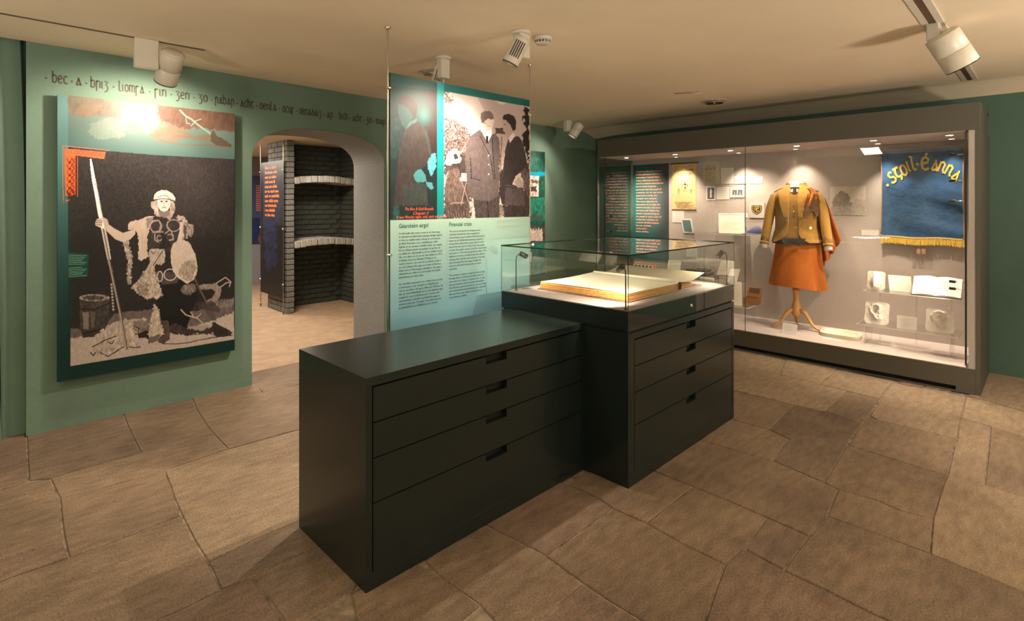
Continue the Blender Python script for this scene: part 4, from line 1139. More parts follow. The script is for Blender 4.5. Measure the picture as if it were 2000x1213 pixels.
# man in profile
I.poly(D_([(860,1060),(1050,1065),(1048,1158),(905,1158),(880,1100)]), (.20, .165, .165), 1, warp=1.5, nz=.4, nsc=2)
I.poly(D_([(862,1070),(885,1060),(905,1140),(865,1158)]), (.5, .44, .43), .9, warp=1, nz=.5, nsc=1.4)
I.poly(D_([(930,560),(960,540),(1010,530),(1045,590),(1075,730),(1060,780),(985,840),(960,900),(1045,925),(1058,1068),(950,1066),(880,1055),(858,960),(868,830),(890,780),(905,640)]), (.205, .17, .175), 1, warp=.8, nz=.25, nsc=2)
I.poly(D_([(905,900),(1045,925),(1055,1066),(905,1055)]), (.33, .285, .285), .8, warp=1, nz=.2)
I.line(D_([(908,915),(985,930)]), 1.6, (.07, .06, .06)); I.line(D_([(960,560),(900,700),(885,850)]), 1.0, (.30, .26, .26))
I.poly(D_([(975,880),(1010,840),(1045,890),(1050,925),(1000,925)]), (.68, .60, .58), 1, warp=1)
I.poly(D_([(1020,800),(1060,780),(1088,830),(1085,1000),(1050,940),(1040,860)]), (.40, .34, .33), .8, warp=2, nz=.6, nsc=1.6)
I.poly(D_([(935,540),(965,505),(985,530),(940,585)]), (.80, .74, .72), 1)
I.poly(D_([(882,400),(905,390),(945,440),(965,500),(935,545),(912,535),(905,505),(890,490),(893,455)]), (.64, .55, .53), 1)
I.poly(D_([(888,385),(900,368),(935,360),(975,378),(993,420),(988,480),(968,495),(948,450),(915,410),(890,405)]), (.10, .08, .08), 1, warp=.6)
I.line(D_([(898,445),(908,442)]), 1.6, (.2, .15, .15)); I.line(D_([(860,760),(875,780),(862,800)]), 3, (.60, .52, .50))
rm = np.zeros(len(U), bool); rm[I.mask(Rp)] = True; I.C[~rm] = keep[~rm]
I.C[low] = grad[low]
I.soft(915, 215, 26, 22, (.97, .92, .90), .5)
I.C[low] = grad[low]
I.build('printed_face', ht)
# printed words
YT = YH - .0012
def lines_on_y(body_lines, u0, v0s, yplane, size, m, parent, name, shear=0, bold=0, maxw=None, xscale=1.0):
    mb = MB()
    for ln, (u, v) in zip(body_lines, v0s):
        p = on_y(u, v, yplane)
        put_text(mb, ln, p, (xscale, 0, 0), size, shear=shear, bold=bold, maxw=maxw)
    return mb.build(name, m, parent)
hd = MB()
p = on_y(779, 445.5, YT); put_text(hd, 'Géarchéim airgid', p, (1, 0, 0), .036, width=on_y(836.5, 445, YT).x - p.x, bold=.012)
hd.build('heading', M['teal_ink'], ht); hd = MB()
p = on_y(877, 442, YT); put_text(hd, 'Financial crisis', p, (1, 0, 0), .036, width=on_y(921, 440, YT).x - p.x, bold=.012)
hd.build('heading', M['teal_ink'], ht)
ga = ['Ar deireadh, bhí costas ró-ard ar an Hermitage', 'in ainneoin na láithreach maorga. Réitigh laghdú', 'ar líon na ndaltaí nuair a bhog an scoil amach',
      'go Ráth Fearnáin, rud a chiallaigh go raibh', 'laghdú ar an ioncam ó tháillí scoile. Go simplí,', 'bhí sé rófhada amach ón gcathair do go leor de',
      'na daltaí lae. Bunaíodh scoil do chailíní, Scoil', 'Íde, ach dhún sé sin tar éis dhá bhliain in 1912', 'le fiacha móra ina dhiaidh. D’fhág sé sin',
      'teacht isteach, mar aon leis na fiacha a bhí ar', 'an scoil cheana féin agus an costas sa bhreis a', 'bhain leis an Hermitage a thógáil ar cíos agus a',
      'athchóiriú go raibh an scoil an-ghar do bheith', 'bancbhriste go minic minic.', '',
      'An coimhlint leanúnach seo a bhain leis an scoil', 'a choimeád ar siúl, chuaigh sé i bhfeidhm go', 'mór ar an bhfís a bhí ag an bPiarsach d’Éirinn. Ba', 'léir dó nach bhféadfadh sé ar scoil idéalach agus',
      'nuálach ar nós Scoil Éanna ach i sochaí a bhí', 'neamhspleách ó thaobh na polaitíochta agus an', 'chultúir araon de. Thosaigh sé ag díriú níos mó', 'ar pholaitíocht na réabhlóide as sin amach.']
en = ['The cost of running the Hermitage proved', 'crippling. Despite the more magnificent', 'surroundings, pupil numbers fell following the', 'move out to Rathfarnham causing a decline in',
      'money from school fees. It was simply too far', 'away from the city for many of the day pupils.', 'A sister fixed girls’ school, Scoil Íde, closed after', 'two years in 1912 leaving significant debts. The',
      'decline in revenue, combined with the school’s', 'existing debts and the extra expense of moving', 'and renovating The Hermitage, brought the', 'school to the brink of bankruptcy on many', 'occasions.', '',
      'The constant struggle to keep the school going', 'brought about a fundamental shift in Pearse’s', 'own vision for Ireland. It became clear to him', 'that an idealistic and innovative school like',
      'Scoil Éanna could only thrive in a society which', 'was independent both politically and culturally.', 'His main focus was shifted to the arena of', 'revolutionary politics.']
def para(lines, u0, va, vb, n, size, umax):
    mb = MB()
    za = on_y(u0, va, YT).z; zb = on_y(u0, vb, YT).z
    x0 = on_y(u0, va, YT).x; mx = on_y(umax, 450, YT).x - x0
    for i, ln in enumerate(lines):
        if ln: put_text(mb, ln, (x0, YT, za + (zb - za) * i / (n - 1)), (1, 0, 0), size, maxw=mx, bold=.006, width=min(mx, len(ln) * mx / 49))
    mb.build('body_text', M['dark_ink'], ht)
para(ga, 779, 458, 603.5, 23, .0155, 865)
para(en, 877, 453.5, 583, 22, .0155, 951)
mb = MB()
x0 = on_y(970, 430, YT).x
for i, v in enumerate((431.5, 434.5, 437, 443, 446)):
    put_text(mb, ['Photograph of the two brothers in the school grounds', 'during a fundraising fair held at the Hermitage in the', 'early summer.', 'Detail of the same photograph printed over the cover', 'of a handwritten play kept in the museum.'][i], (x0, YT, on_y(970, v, YT).z), (1, 0, 0), .010, maxw=.25)
mb.build('caption', M['grey_ink'], ht); mb = MB(); mb.box((on_y(872.5, 0, YT).x, YT - .0002, on_y(872, 442, YT).z), (on_y(872.5, 0, YT).x + .0015, YT, on_y(872, 586, YT).z))
mb.build('column_rule', M['grey_ink'], ht)
mb = MB()
for ln, (u, v), wd in (('The Blue & Gold Brocade', (790, 411), .215), ('Chapter 5', (806, 419.5), .12), ('It was Monday night, cold, dark and gloomy', (774, 427.2), .385)):
    p = on_y(u, v, YT); put_text(mb, ln, p, (1, 0, 0), .026, width=wd, shear=.35, bold=-.004)
mb.build('handwriting', M['red_ink'], ht)
# suspension poles
for px_, lab in ((760, 'left'), (1034.5, 'right')):
    xx = on_y(px_, 300, YH).x + (-.006 if lab == 'left' else .008)
    t = thing('suspension_pole', 'slim steel pole at the ' + lab + ' edge of the hanging teal panel', 'pole', (xx, YH + .006, 0), 'poles of the hanging panel')
    m_ = MB(); m_.lathe([(.0045, .012), (.0045, CZ - .012)], (xx, YH + .006, 0), seg=10); m_.build('rod', M['steel'], t)
    m_ = MB()
    m_.lathe([(.014, .0), (.014, .010), (.006, .014)], (xx, YH + .006, 0), seg=14); m_.build('end_cap', M['steel'], t); m_ = MB(); m_.lathe([(.006, CZ - .020), (.014, CZ - .014), (.014, CZ - .0005)], (xx, YH + .006, 0), seg=14)
    m_.build('end_cap', M['steel'], t)
    for zz in (on_y(762, 172, YH).z, on_y(762, 498, YH).z, .7):
        if lab == 'right': zz = {0: on_y(1033, 224, YH).z}.get(0) if zz > 2 else zz
        m_ = MB(); s = 1 if lab == 'left' else -1
        m_.lathe([(0, -.016), (.008, -.016), (.009, 0), (.009, .018), (0, .020)], (xx, YH - .004, zz), (s, 0, 0), seg=12); m_.build('clamp', M['chrome'], t)

# ================================================================== TEAL PANEL ON THE WALL BEHIND
YB = YW - .022
sx0, sx1 = 4.35, on_y(1064.5, 400, YB).x; sz0 = on_y(1064, 536, YB).z; sz1 = on_y(1064, 297, YB).z
st = thing('side_panel', 'narrow teal picture panel on the green wall beyond the hanging panel', 'display panel', ((sx0 + sx1) / 2, YB, sz0))
m_ = MB(); m_.box((sx0, YB + .001, sz0), (sx1, YW, sz1)); m_.build('board', M['teal_dark'], st)
I = Ink('y', YB, sx0, sx1, sz0, sz1, 120, 240)
E_ = ZM(1020, 280, 4.333)
I.put(np.arange(len(I.U)), (.05, .35, .30), 1, nz=.25, nsc=4)
big = lambda y0, y1: [(700, y0), (1064 + 3, y0), (1064 + 3, y1), (700, y1)]
I.poly([(700, 290), (1068, 296), (1068, 337), (700, 334)], (.05, .25, .21), 1, nz=.5, nsc=3)
I.poly([(700, 335), (1068, 336), (1068, 343.5), (700, 343)], (.0, .45, .55), 1)
I.poly([(1034, 343), (1052.5, 344), (1052, 384), (1034, 384)], (.78, .70, .66), 1, nz=.4, nsc=3)
I.poly([(1036, 350), (1051, 352), (1051, 358), (1036, 356)], (.35, .28, .26), 1, warp=2); I.poly([(1036, 366), (1050, 364), (1048, 374), (1036, 374)], (.25, .2, .19), 1, warp=2)
I.poly([(1053, 345), (1068, 345), (1068, 384), (1053, 384)], (.10, .28, .24), 1, nz=.4)
I.poly([(1000, 386), (1068, 387), (1068, 432), (1000, 432)], (.16, .44, .37), 1, warp=2, nz=.4, nsc=3)
I.poly([(1034, 422), (1061, 420), (1061, 432), (1034, 432)], (.30, .34, .28), .8, warp=2)
I.poly([(1000, 441), (1068, 441), (1068, 474), (1000, 472)], (.34, .29, .27), 1, nz=.3)
for k in range(5): I.poly([(1034 + k * 5.2, 452), (1036.5 + k * 5.2, 444), (1039 + k * 5.2, 452), (1039 + k * 5.2, 471), (1034 + k * 5.2, 471)], (.88, .82, .78), 1, warp=1.2, wsc=2, nz=.2)
I.poly([(1000, 478), (1068, 478), (1068, 540), (1000, 540)], (.20, .40, .34), 1, nz=.4, nsc=5)
I.poly([(1034, 492), (1039, 492), (1038, 512), (1034, 512)], (.8, .78, .74), 1)
I.build('printed_face', st)
# ================================================================== THE BIG WALL CASE
KX, KB = 5.535, 6.33            # glass plane, lining
KY0, KY1 = 0.385, 4.02
GZ0, GZ1, KZ = 0.205, 2.075, 2.292
kt = thing('exhibition_case', 'long glass-fronted wall case with dark frame and grey lining at the end of the room', 'display case', (5.95, 2.2, 0))
m_ = MB()
m_.box((KX, KY0, GZ1), (6.20, KY1, KZ), bev=.002); m_.build('header', M['case'], kt)
m_ = MB(); m_.box((KX, KY0 + .031, .045), (6.36, KY1, GZ0 - .0062)); m_.box((KX, KY0 + .031, 0.0), (KX + .6, KY0 + .15, .0448))
m_.build('base', M['case'], kt)
m_ = MB(); m_.box((KX + .05, KY0 + .16, 0), (6.36, KY1, .045)); m_.build('toe_recess', M['black'], kt)
m_ = MB(); m_.box((KX - .004, KY0 + .03, 0.0005), (KX + .012, KY1, .012)); m_.build('floor_strip', M['case'], kt)
m_ = MB(); m_.box((KX + .004, KY0 + .09, GZ0 - .006), (KB, KY1 - .02, GZ0)); m_.build('floor_board', M['case_floor'], kt)
m_ = MB(); m_.box((KB, KY0 + .02, GZ0 - .006), (6.37, KY1, GZ1 + .2)); m_.build('back_panel', M['case_in'], kt)
m_ = MB(); m_.box((KX + .006, KY0 + .09, GZ1 - .004), (KB, KY1 - .02, GZ1 - .0005)); m_.build('inner_ceiling', M['case_in'], kt)
m_ = MB(); m_.box((KX + .004, KY0 + .03, GZ0 - .006), (KX + .034, KY0 + .072, GZ1 + .0)); m_.box((KX + .034, KY0 + .04, GZ0 - .006), (KB, KY0 + .06, GZ1))
m_.build('end_frame', M['case_in'], kt)
m_ = MB(); m_.box((KX + .0, KY0, 0.0), (6.36, KY0 + .03, GZ1)); m_.build('end_panel', M['case'], kt)
m_ = MB(); m_.box((6.20, KY0, GZ1 + .2), (6.36, KY1, GZ1 + .205)); m_.build('dust_cover', M['black'], kt)
# glass: two front panes meeting at a hairline joint, and the far end pane
for a, b in ((KY0 + .032, 2.188), (2.193, KY1 - .004)):
    m_ = MB(); m_.quad((KX - .001, a, GZ0 - .004), (KX - .001, b, GZ0 - .004), (KX - .001, b, GZ1), (KX - .001, a, GZ1)); m_.build('glass_pane', M['glass'], kt)
m_ = MB(); m_.box((KX - .002, 2.188, GZ0), (KX + .004, 2.193, GZ1)); m_.build('glass_joint', M['case'], kt)
m_ = MB(); m_.quad((KX, KY1 - .004, GZ0 - .004), (KB, KY1 - .004, GZ0 - .004), (KB, KY1 - .004, GZ1), (KX, KY1 - .004, GZ1)); m_.build('glass_pane', M['glass_end'], kt)
m_ = MB(); m_.box((KX - .002, KY0 + .032, GZ0 - .008), (KX + .003, KY1, GZ0 - .003)); m_.box((KX - .0015, KY1 - .004, GZ0), (KX + .003, KY1, GZ1)); m_.box((KB - .012, KY1 - .03, GZ0), (KB, KY1 - .008, GZ1))
m_.build('glass_edge', M['steel'], kt)
# downlights in the case head
EN = {0: 40, 1: 20, 2: 30, 3: 27, 4: 55, 5: 55}
FR = [3.76, 3.10, 2.45, 1.785, 1.14, .60]
for k, yy in enumerate(FR):
    m_ = MB(); m_.lathe([(.026, -.0045), (.030, -.0075), (.030, -.004)], (5.79, yy, GZ1), seg=20); o = m_.build('downlight_ring', M['chrome'], kt)
    m_ = MB(); m_.lathe([(0, -.0062), (.026, -.0062)], (5.79, yy, GZ1), seg=20); m_.build('downlight_lens', M['lens'], kt)
    tg = {0: (6.33, 3.80, 1.45), 1: (6.2, 3.05, 1.2), 2: (6.3, 2.35, 1.4), 3: (6.05, 1.92, 1.2), 4: (5.95, 1.34, .25), 5: (5.86, .78, .45)}[k]
    light('case_lamp', 'SPOT', (5.79, yy, GZ1 - .02), tg, EN[k], (1, .80, .58), .02, 75, .9)
for yy, e_, tg in ((3.27, 30, (6.33, 3.27, 1.35)), (2.5, 20, (6.33, 2.5, 1.2)), (1.9, 18, (6.33, 1.9, 1.3)), (1.17, 36, (6.1, 1.0, .5)), (.62, 26, (6.1, .7, .6))):
    m_ = MB(); m_.lathe([(.022, -.0045), (.026, -.0075), (.026, -.004)], (6.13, yy, GZ1), seg=20); m_.build('downlight_ring', M['chrome'], kt)
    m_ = MB(); m_.lathe([(0, -.0062), (.022, -.0062)], (6.13, yy, GZ1), seg=20); m_.build('downlight_lens', M['lens_dim'], kt)
    light('case_lamp', 'SPOT', (6.13, yy, GZ1 - .02), tg, e_, (1, .82, .62), .02, 85, .9)
# lamp rails inside both ends
def rail(y, x, zs, s, label):
    t = thing('spotlight_rail', label, 'lamp rail', (x, y, GZ0))
    m_ = MB(); m_.box((x - .006, y - .006, GZ0), (x + .006, y + .006, GZ1 - .004)); m_.build('rail', M['dark_metal'], t)
    for z, tl in zs:
        m_ = MB(); d = Vector((.25, s * .8, tl)).normalized(); p = Vector((x, y, z)); q = p + Vector((.01, s * .07, 0))
        m_.tube([p, q], .003, 6); m_.build('arm', M['chrome'], t)
        m_ = MB(); m_.lathe([(0, -.006), (.011, -.004), (.012, .0), (.012, .034), (.009, .036)], q, d, seg=12); m_.build('spotlight', M['dark_metal'] if tl <= 0 else M['chrome'], t)
rail(3.955, 5.60, [(1.835, -.15), (1.555, .25), (1.343, -.1), (1.158, -.3), (.88, .2)], -1, 'slim rail with small spotlights at the far left end of the case')
rail(.478, 5.60, [(1.893, 0), (1.683, 0), (1.518, -.1), (.865, 0), (.808, 0)], 1, 'slim rail with small spotlights at the right end of the case')

for z_ in (1.60, 1.36): light('case_lamp', 'SPOT', (5.68, 3.87, z_), (6.33, 3.86, z_ - .04), 15, (1, .84, .66), .015, 62, .9)
for z_, zt_ in ((.865, .80), (.808, .60)): light('case_lamp', 'SPOT', (5.63, .53, z_), (5.84, .95, zt_), 3, (1, .86, .70), .012, 80, .9)
# ------------------------------------------------------------------ things hung on the back of the case
BX = KB - .001
def yz(u, v, x): p = on_x(u, v, x); return p.y, p.z
def flat(name, label, cat, u0, v0, u1, v1, m, th=.004, x=BX, border=None, inner=None, group=None, lines=0, lm='grey_ink', skew=0, linx=(.1, .9), lz=(.15, .9)):
    """board flat on the back panel: corners from the photograph, real size on the wall"""
    um = (u0 + u1) / 2
    y0, _ = yz(u0, v0, x); y1, _ = yz(u1, v0, x)
    _, z1 = yz(um, v0, x); _, z0 = yz(um, v1, x)
    t = thing(name, label, cat, (x - th / 2, (y0 + y1) / 2, z0), group)
    def q(a, b, dx): return (x - th - dx, y0 + (y1 - y0) * (a + skew * (b - .5)), z0 + (z1 - z0) * b)
    m_ = MB(); 
    P = [q(0, 0, 0), q(1, 0, 0), q(1, 1, 0), q(0, 1, 0)]
    m_.prism(P, (th, 0, 0)); m_.build('card' if not inner else 'mount', M[m], t)
    if inner:
        b = border or .1; bz = b * abs(y1 - y0) / (z1 - z0)
        m_ = MB(); m_.prism([q(b, bz, .0008), q(1 - b, bz, .0008), q(1 - b, 1 - bz, .0008), q(b, 1 - bz, .0008)], (.0008, 0, 0)); m_.build('picture', M[inner], t)
    if lines:
        m_ = MB()
        for k in range(lines):
            f = lz[1] - (lz[1] - lz[0]) * k / max(1, lines - 1); hh = .22 * (lz[1] - lz[0]) / max(lines, 2)
            e_ = linx[1] - .25 * ((k * 7) % 3) / 3 * (linx[1] - linx[0])
            dx = .0011 if inner else .0005
            m_.quad(q(linx[0], f, dx), q(e_, f, dx), q(e_, f - hh, dx), q(linx[0], f - hh, dx))
        m_.build('print_lines', M[lm], t)
    t['yz'] = [y0, y1, z0, z1]
    return t, q
# tall teal text panel
t, q = flat('text_panel', 'tall teal panel of salmon text lettering at the left end of the case', 'text panel', 1237, 321, 1306, 507, 'teal_dark', th=.012)
y0, y1, z0, z1 = list(t['yz'])
I = Ink('x', BX - .0125, min(y0, y1), max(y0, y1), z0, z1, 60, 120)
f = (I.A - I.A.min()) / (I.A.max() - I.A.min())
c = np.array((.03, .30, .30))[None] * (f[:, None]) + np.array((.24, .25, .26))[None] * (1 - f[:, None])
I.C[:] = c
I.build('printed_face', t)
tx = ['I dwell on the importance', 'of the personal element in', 'education. I would have', 'every child not merely a', 'unit in a school attendance,', 'but in some intimate',
      'personal way the pupil of', 'a teacher, or, to use more', 'expressive words, the', 'disciple of a master.', 'The main objective in', 'education is to help the', 'child to be his own true',
      'and best self. What the', 'teacher should bring to', 'his pupil is not a set of', 'readymade opinions, or', 'a stock of information,', 'but an artistic', 'sense and a', 'kind of fire.']
mb = MB()
xt = BX - .0130
for i, ln in enumerate(tx):
    v = 336.8 + i * (453.0 - 336.8) / 20
    p = on_x(1242, v, xt); e_ = on_x(1296, v, xt)
    mb = MB(); put_text(mb, ln, p, (0, -1, 0), .026, bold=.02, width=min(1, len(ln) / 27) * (p.y - e_.y)); mb.build('text_line', M['salmon_ink'], t)
# scroll
t, q = flat('poster_scroll', 'yellowed paper poster scroll hung from a dark rod, headed Cuchulainn', 'poster', 1313.5, 319, 1359.5, 409.5, 'scroll', th=.002)
y0, y1, z0, z1 = list(t['yz'])
m_ = MB(); m_.tube([(BX - .012, y0 + .02, z1), (BX - .012, y1 - .035, z1)], .0085, 10); m_.build('top_rod', M['leather'], t)
m_ = MB(); m_.tube([(BX - .006, y0 + .004, z0), (BX - .006, y1 - .004, z0)], .005, 8); m_.build('bottom_rod', M['leather'], t)
mb = MB(); xs_ = BX - .0032
H = z1 - z0; Wd = y0 - y1
def st(s, a, b, size, wd, sh=0): put_text(mb, s, (xs_, y0 - a * Wd, z0 + b * H), (0, -1, 0), size, width=wd * Wd, shear=sh, bold=.015)
st('PART I.', .08, .925, .018, .2); st('PRICE 1d.', .70, .93, .018, .22)
st('Cuchulainn', .09, .83, .05, .82); st('Chronicle', .2, .755, .042, .6)
R2 = random.Random(4)
def pl(a, b): return (xs_, y0 - a * Wd, z0 + b * H)
# sketch: three little figures on a knoll with waves below
for (cx, cb, s) in ((.55, .42, 1.0), (.28, .36, .55), (.80, .36, .5)):
    for sg in ([(0, .17), (.03, .19), (.0, .22), (-.03, .19), (0, .17)], [(0, .17), (0, .06)], [(0, .14), (.10, .10), (.13, .15)], [(0, .14), (-.10, .11), (-.14, .07)], [(0, .06), (.07, -.05)], [(0, .06), (-.06, -.05)], [(-.05, .12), (.06, .12), (.05, .05), (-.05, .05)]):
        stroke(mb, [(cx + a * s, cb + b * s) for a, b in sg], .016 * s, pl)
stroke(mb, [(.55, .60), (.52, .55), (.58, .52), (.54, .47)], .014, pl)
for k in range(7):
    b0 = .16 - k * .021
    stroke(mb, [(.08 + k * .02 + i * .1, b0 + .010 * math.sin(i * 2.1 + k)) for i in range(9 - (k % 3))], .007, pl)
mb.build('drawing', M['brown_ink'], t)
# documents and cards
t, q = flat('notice_sheet', 'beige printed sheet with three small boxed drawings, left in the top row', 'document', 1373.5, 315.5, 1406.5, 360, 'beige_paper', th=.010, lines=9, lm='brown_ink', lz=(.08, .52), linx=(.16, .82))
mb = MB()
for k in range(3):
    a = .16 + k * .22
    for s_ in ([(a, .62), (a + .17, .62), (a + .17, .78), (a, .78), (a, .62)], [(a + .03, .64), (a + .09, .75), (a + .14, .65)], [(a + .02, .72), (a + .15, .70)], [(a + .05, .63), (a + .08, .70), (a + .12, .66)]):
        stroke(mb, s_, .016, lambda x, y: q(x, y, .0006))
word(mb, 'sgoil', lambda x, y: q(.2 + x * .085, .83 + y * .055, .0006)); word(mb, 'eanna', lambda x, y: q(.5 + x * .08, .83 + y * .055, .0006))
mb.build('drawing', M['brown_ink'], t)
flat('caption_card', 'tall white caption card beside the beige printed sheet', 'label', 1408.5, 328, 1433, 359, 'card', lines=7)
flat('framed_note', 'small framed grey note in the top row by the glass joint', 'document', 1435.5, 344, 1459.5, 359, 'card', th=.008, inner='pale_panel', border=.12, lines=4, lz=(.35, .72), linx=(.2, .8))
flat('caption_card', 'wide white caption card at the right end of the top row', 'label', 1463.5, 345.5, 1490.5, 358.5, 'card', lines=4)
t, q = flat('framed_photograph', 'small dark photograph of a standing figure in white, in a white mount', 'photograph', 1380, 364.5, 1397.5, 391, 'card', th=.006, inner='photo', border=.11)
m_ = MB(); m_.add([q(a, b, .0012) for a, b in ((.42, .2), (.62, .2), (.58, .5), (.66, .62), (.60, .74), (.55, .86), (.47, .86), (.43, .72), (.38, .55), (.44, .48))], [tuple(range(10))]); m_.build('figure', M['card'], t)
flat('caption_card', 'square white caption card between the two small photographs', 'label', 1399.5, 365, 1424.5, 389.5, 'card', lines=6, linx=(.35, .9))
t, q = flat('group_photograph', 'small white card with four faces in grey, right of the square caption', 'photograph', 1427, 367, 1454, 385.5, 'card', th=.010)
m_ = MB()
for k in range(4):
    a = .16 + k * .2 - .02; s_ = (.1, -.05, .06, -.08)[k]
    m_.add([q(a + s_ * .0, .2 + .1 * abs(1.5 - k) * .5, .0006), q(a + .14, .22, .0006), q(a + .17 + s_ * .3, .78, .0006), q(a + .0 + s_ * .3, .80, .0006)], [(0, 1, 2, 3)])
m_.build('faces', M['photo'], t)
t, q = flat('badge_plaque', 'square grey plaque with a black and gold shield badge above the blue cap', 'plaque', 1464, 396, 1494, 425.5, 'plaque', th=.014)
sh = [(.14 + .02, .78), (.30, .84), (.5, .80), (.70, .84), (.84, .78), (.84, .55), (.74, .36), (.5, .22), (.26, .36), (.16, .55)]
m_ = MB(); m_.prism([q(a, b, .003) for a, b in sh], (.003, 0, 0)); m_.build('shield', M['badge_black'], t)
m_ = MB()
for s_ in ([(.22, .74), (.33, .77), (.5, .735), (.67, .77), (.78, .74), (.78, .56), (.70, .41), (.5, .29), (.30, .41), (.22, .56), (.22, .74)],
           [(.36, .68), (.32, .60), (.40, .52), (.60, .62), (.68, .68)], [(.62, .70), (.46, .62), (.42, .50), (.52, .42), (.62, .50)], [(.5, .70), (.5, .38)], [(.34, .50), (.66, .46)], [(.40, .70), (.44, .58)]):
    stroke(m_, s_, .035, lambda a, b: q(a, b, .0036))
m_.build('emblem', M['gold'], t)
flat('caption_card', 'white caption card just left of the shield badge plaque', 'label', 1436, 416, 1462, 424.8, 'card', lines=3)
flat('caption_card', 'white caption card just below the paper scroll', 'label', 1313.5, 411.5, 1336, 434.5, 'card', lines=5, x=BX - .0)
t, q = flat('framed_photograph', 'blue toned photograph tilted in a white mount below the scroll', 'photograph', 1333, 427.5, 1353.5, 455, 'card', th=.012, inner='photo_blue', border=.12, skew=-.24)
flat('caption_card', 'white caption card tucked behind the blue cap', 'label', 1433.5, 442.5, 1461.5, 459, 'card', lines=4, x=BX - .06)
flat('caption_card', 'small white caption card between the jacket and the blue banner', 'label', 1683, 449.5, 1716, 460.5, 'card', lines=3, x=BX)
t, q = flat('painted_reflection', 'large faded print of trees on the back panel right of the jacket', 'photograph', 1621, 364, 1691, 420, 'case_in', th=.002)  # reflection in the case glass, painted on a thin sheet
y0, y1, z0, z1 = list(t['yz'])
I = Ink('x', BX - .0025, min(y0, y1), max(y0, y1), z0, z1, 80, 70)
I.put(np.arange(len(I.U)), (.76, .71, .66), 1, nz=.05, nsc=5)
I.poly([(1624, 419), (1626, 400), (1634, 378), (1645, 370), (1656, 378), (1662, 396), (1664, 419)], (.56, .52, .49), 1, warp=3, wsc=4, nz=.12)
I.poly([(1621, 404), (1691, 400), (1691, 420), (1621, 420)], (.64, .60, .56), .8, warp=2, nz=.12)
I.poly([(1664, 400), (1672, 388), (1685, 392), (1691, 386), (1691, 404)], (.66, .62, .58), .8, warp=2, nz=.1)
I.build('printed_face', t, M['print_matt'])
# strip of small pictures low on the back panel
t, q = flat('picture_strip', 'orange-red bordered strip of five small animal pictures behind the glass box', 'picture', 1234, 514, 1281, 524.5, 'card', th=.010)
m_ = MB()
for (a0, b0, a1, b1) in ((0, .78, 1, 1), (0, 0, .08, .78), (.90, 0, 1, .78)): m_.quad(q(a0, b0, .0006), q(a1, b0, .0006), q(a1, b1, .0006), q(a0, b1, .0006))
m_.build('red_border', M['orange_ink'], t)
m_ = MB()
for k in range(5):
    a = .14 + k * .15
    m_.add([q(a + x * .11, .12 + y * .55, .0008) for x, y in ((0, .3), (.15, 0), (.3, .3), (.7, .3), (.85, 0), (1, .4), (.8, 1), (.3, .8))], [tuple(range(8))])
m_.build('drawing', M['badge_black'], t)

# ------------------------------------------------------------------ banner
XB = 6.262
by0_, bz1 = yz(1720, 291, XB); by1_, _ = yz(1884, 283, XB); _, bz0 = yz(1800, 465.5, XB)
_, bz1 = yz(1800, 289, XB)
t = thing('school_banner', 'blue satin banner with gold Irish lettering and a gold fringe', 'banner', (XB, (by0_ + by1_) / 2, bz0 - .12))
def bn(a, b, dx=0):
    pull = .010 * math.sin(b * math.pi) * (1 - 2 * a)
    rip = .010 * math.sin(a * 9 + b * 3) + .006 * math.sin(b * 17 + a * 4) * (0.3 + a * .7) + .004 * math.sin(b * 41 + a * 9) * max(0, a - .45) * (1 - abs(2 * b - .8))
    return (XB + rip - dx, by0_ + (by1_ - by0_) * a - pull, bz0 + (bz1 - bz0) * b + .004 * math.sin(a * 11) * (1 - b))
m_ = MB(); m_.grid(lambda a, b: bn(a, b), 60, 60); m_.build('cloth', M['banner'], t)
m_ = MB()
edge = [(0.0, .03), (.0, .97), (.03, 1), (.97, 1), (1, .97), (1, .03), (.97, 0), (.03, 0), (0, .03)]
pth = []
for (a, b), (c_, d_) in zip(edge[:-1], edge[1:]):
    n_ = max(1, int(math.hypot(c_ - a, d_ - b) * 24))
    for k in range(n_): pth.append(bn(a + (c_ - a) * k / n_, b + (d_ - b) * k / n_, .002))
pth.append(pth[0]); m_.tube(pth, .0045, 6); m_.build('gold_cord', M['ribbon'], t)
m_ = MB(); R3 = random.Random(9)
for k in range(230):
    a = .005 + .99 * k / 229; p = bn(a, 0, .001 + R3.uniform(0, .004)); L_ = .062 + R3.uniform(-.008, .006); w_ = .0022
    dy = R3.uniform(-.006, .006)
    m_.add([(p[0], p[1] - w_, p[2] + .012), (p[0], p[1] + w_, p[2] + .012), (p[0] - R3.uniform(0, .004), p[1] + w_ + dy, p[2] - L_), (p[0] - R3.uniform(0, .004), p[1] - w_ + dy, p[2] - L_)], [(0, 1, 2, 3)])
o = m_.build('fringe', M['fringe'], t); o['kind'] = 'stuff'
m_ = MB()
for dy, tw in ((.012, .0), (-.016, .3)):
    c_ = bn(.50, 0); m_.grid(lambda a, b: (c_[0] + .012 + .006 * math.sin(b * 5 + tw), c_[1] + dy + (a - .5) * .030 + .006 * b * (1 if dy > 0 else -1), c_[2] - .03 - b * .115), 3, 8)
m_.build('ribbon', M['ribbon'], t)
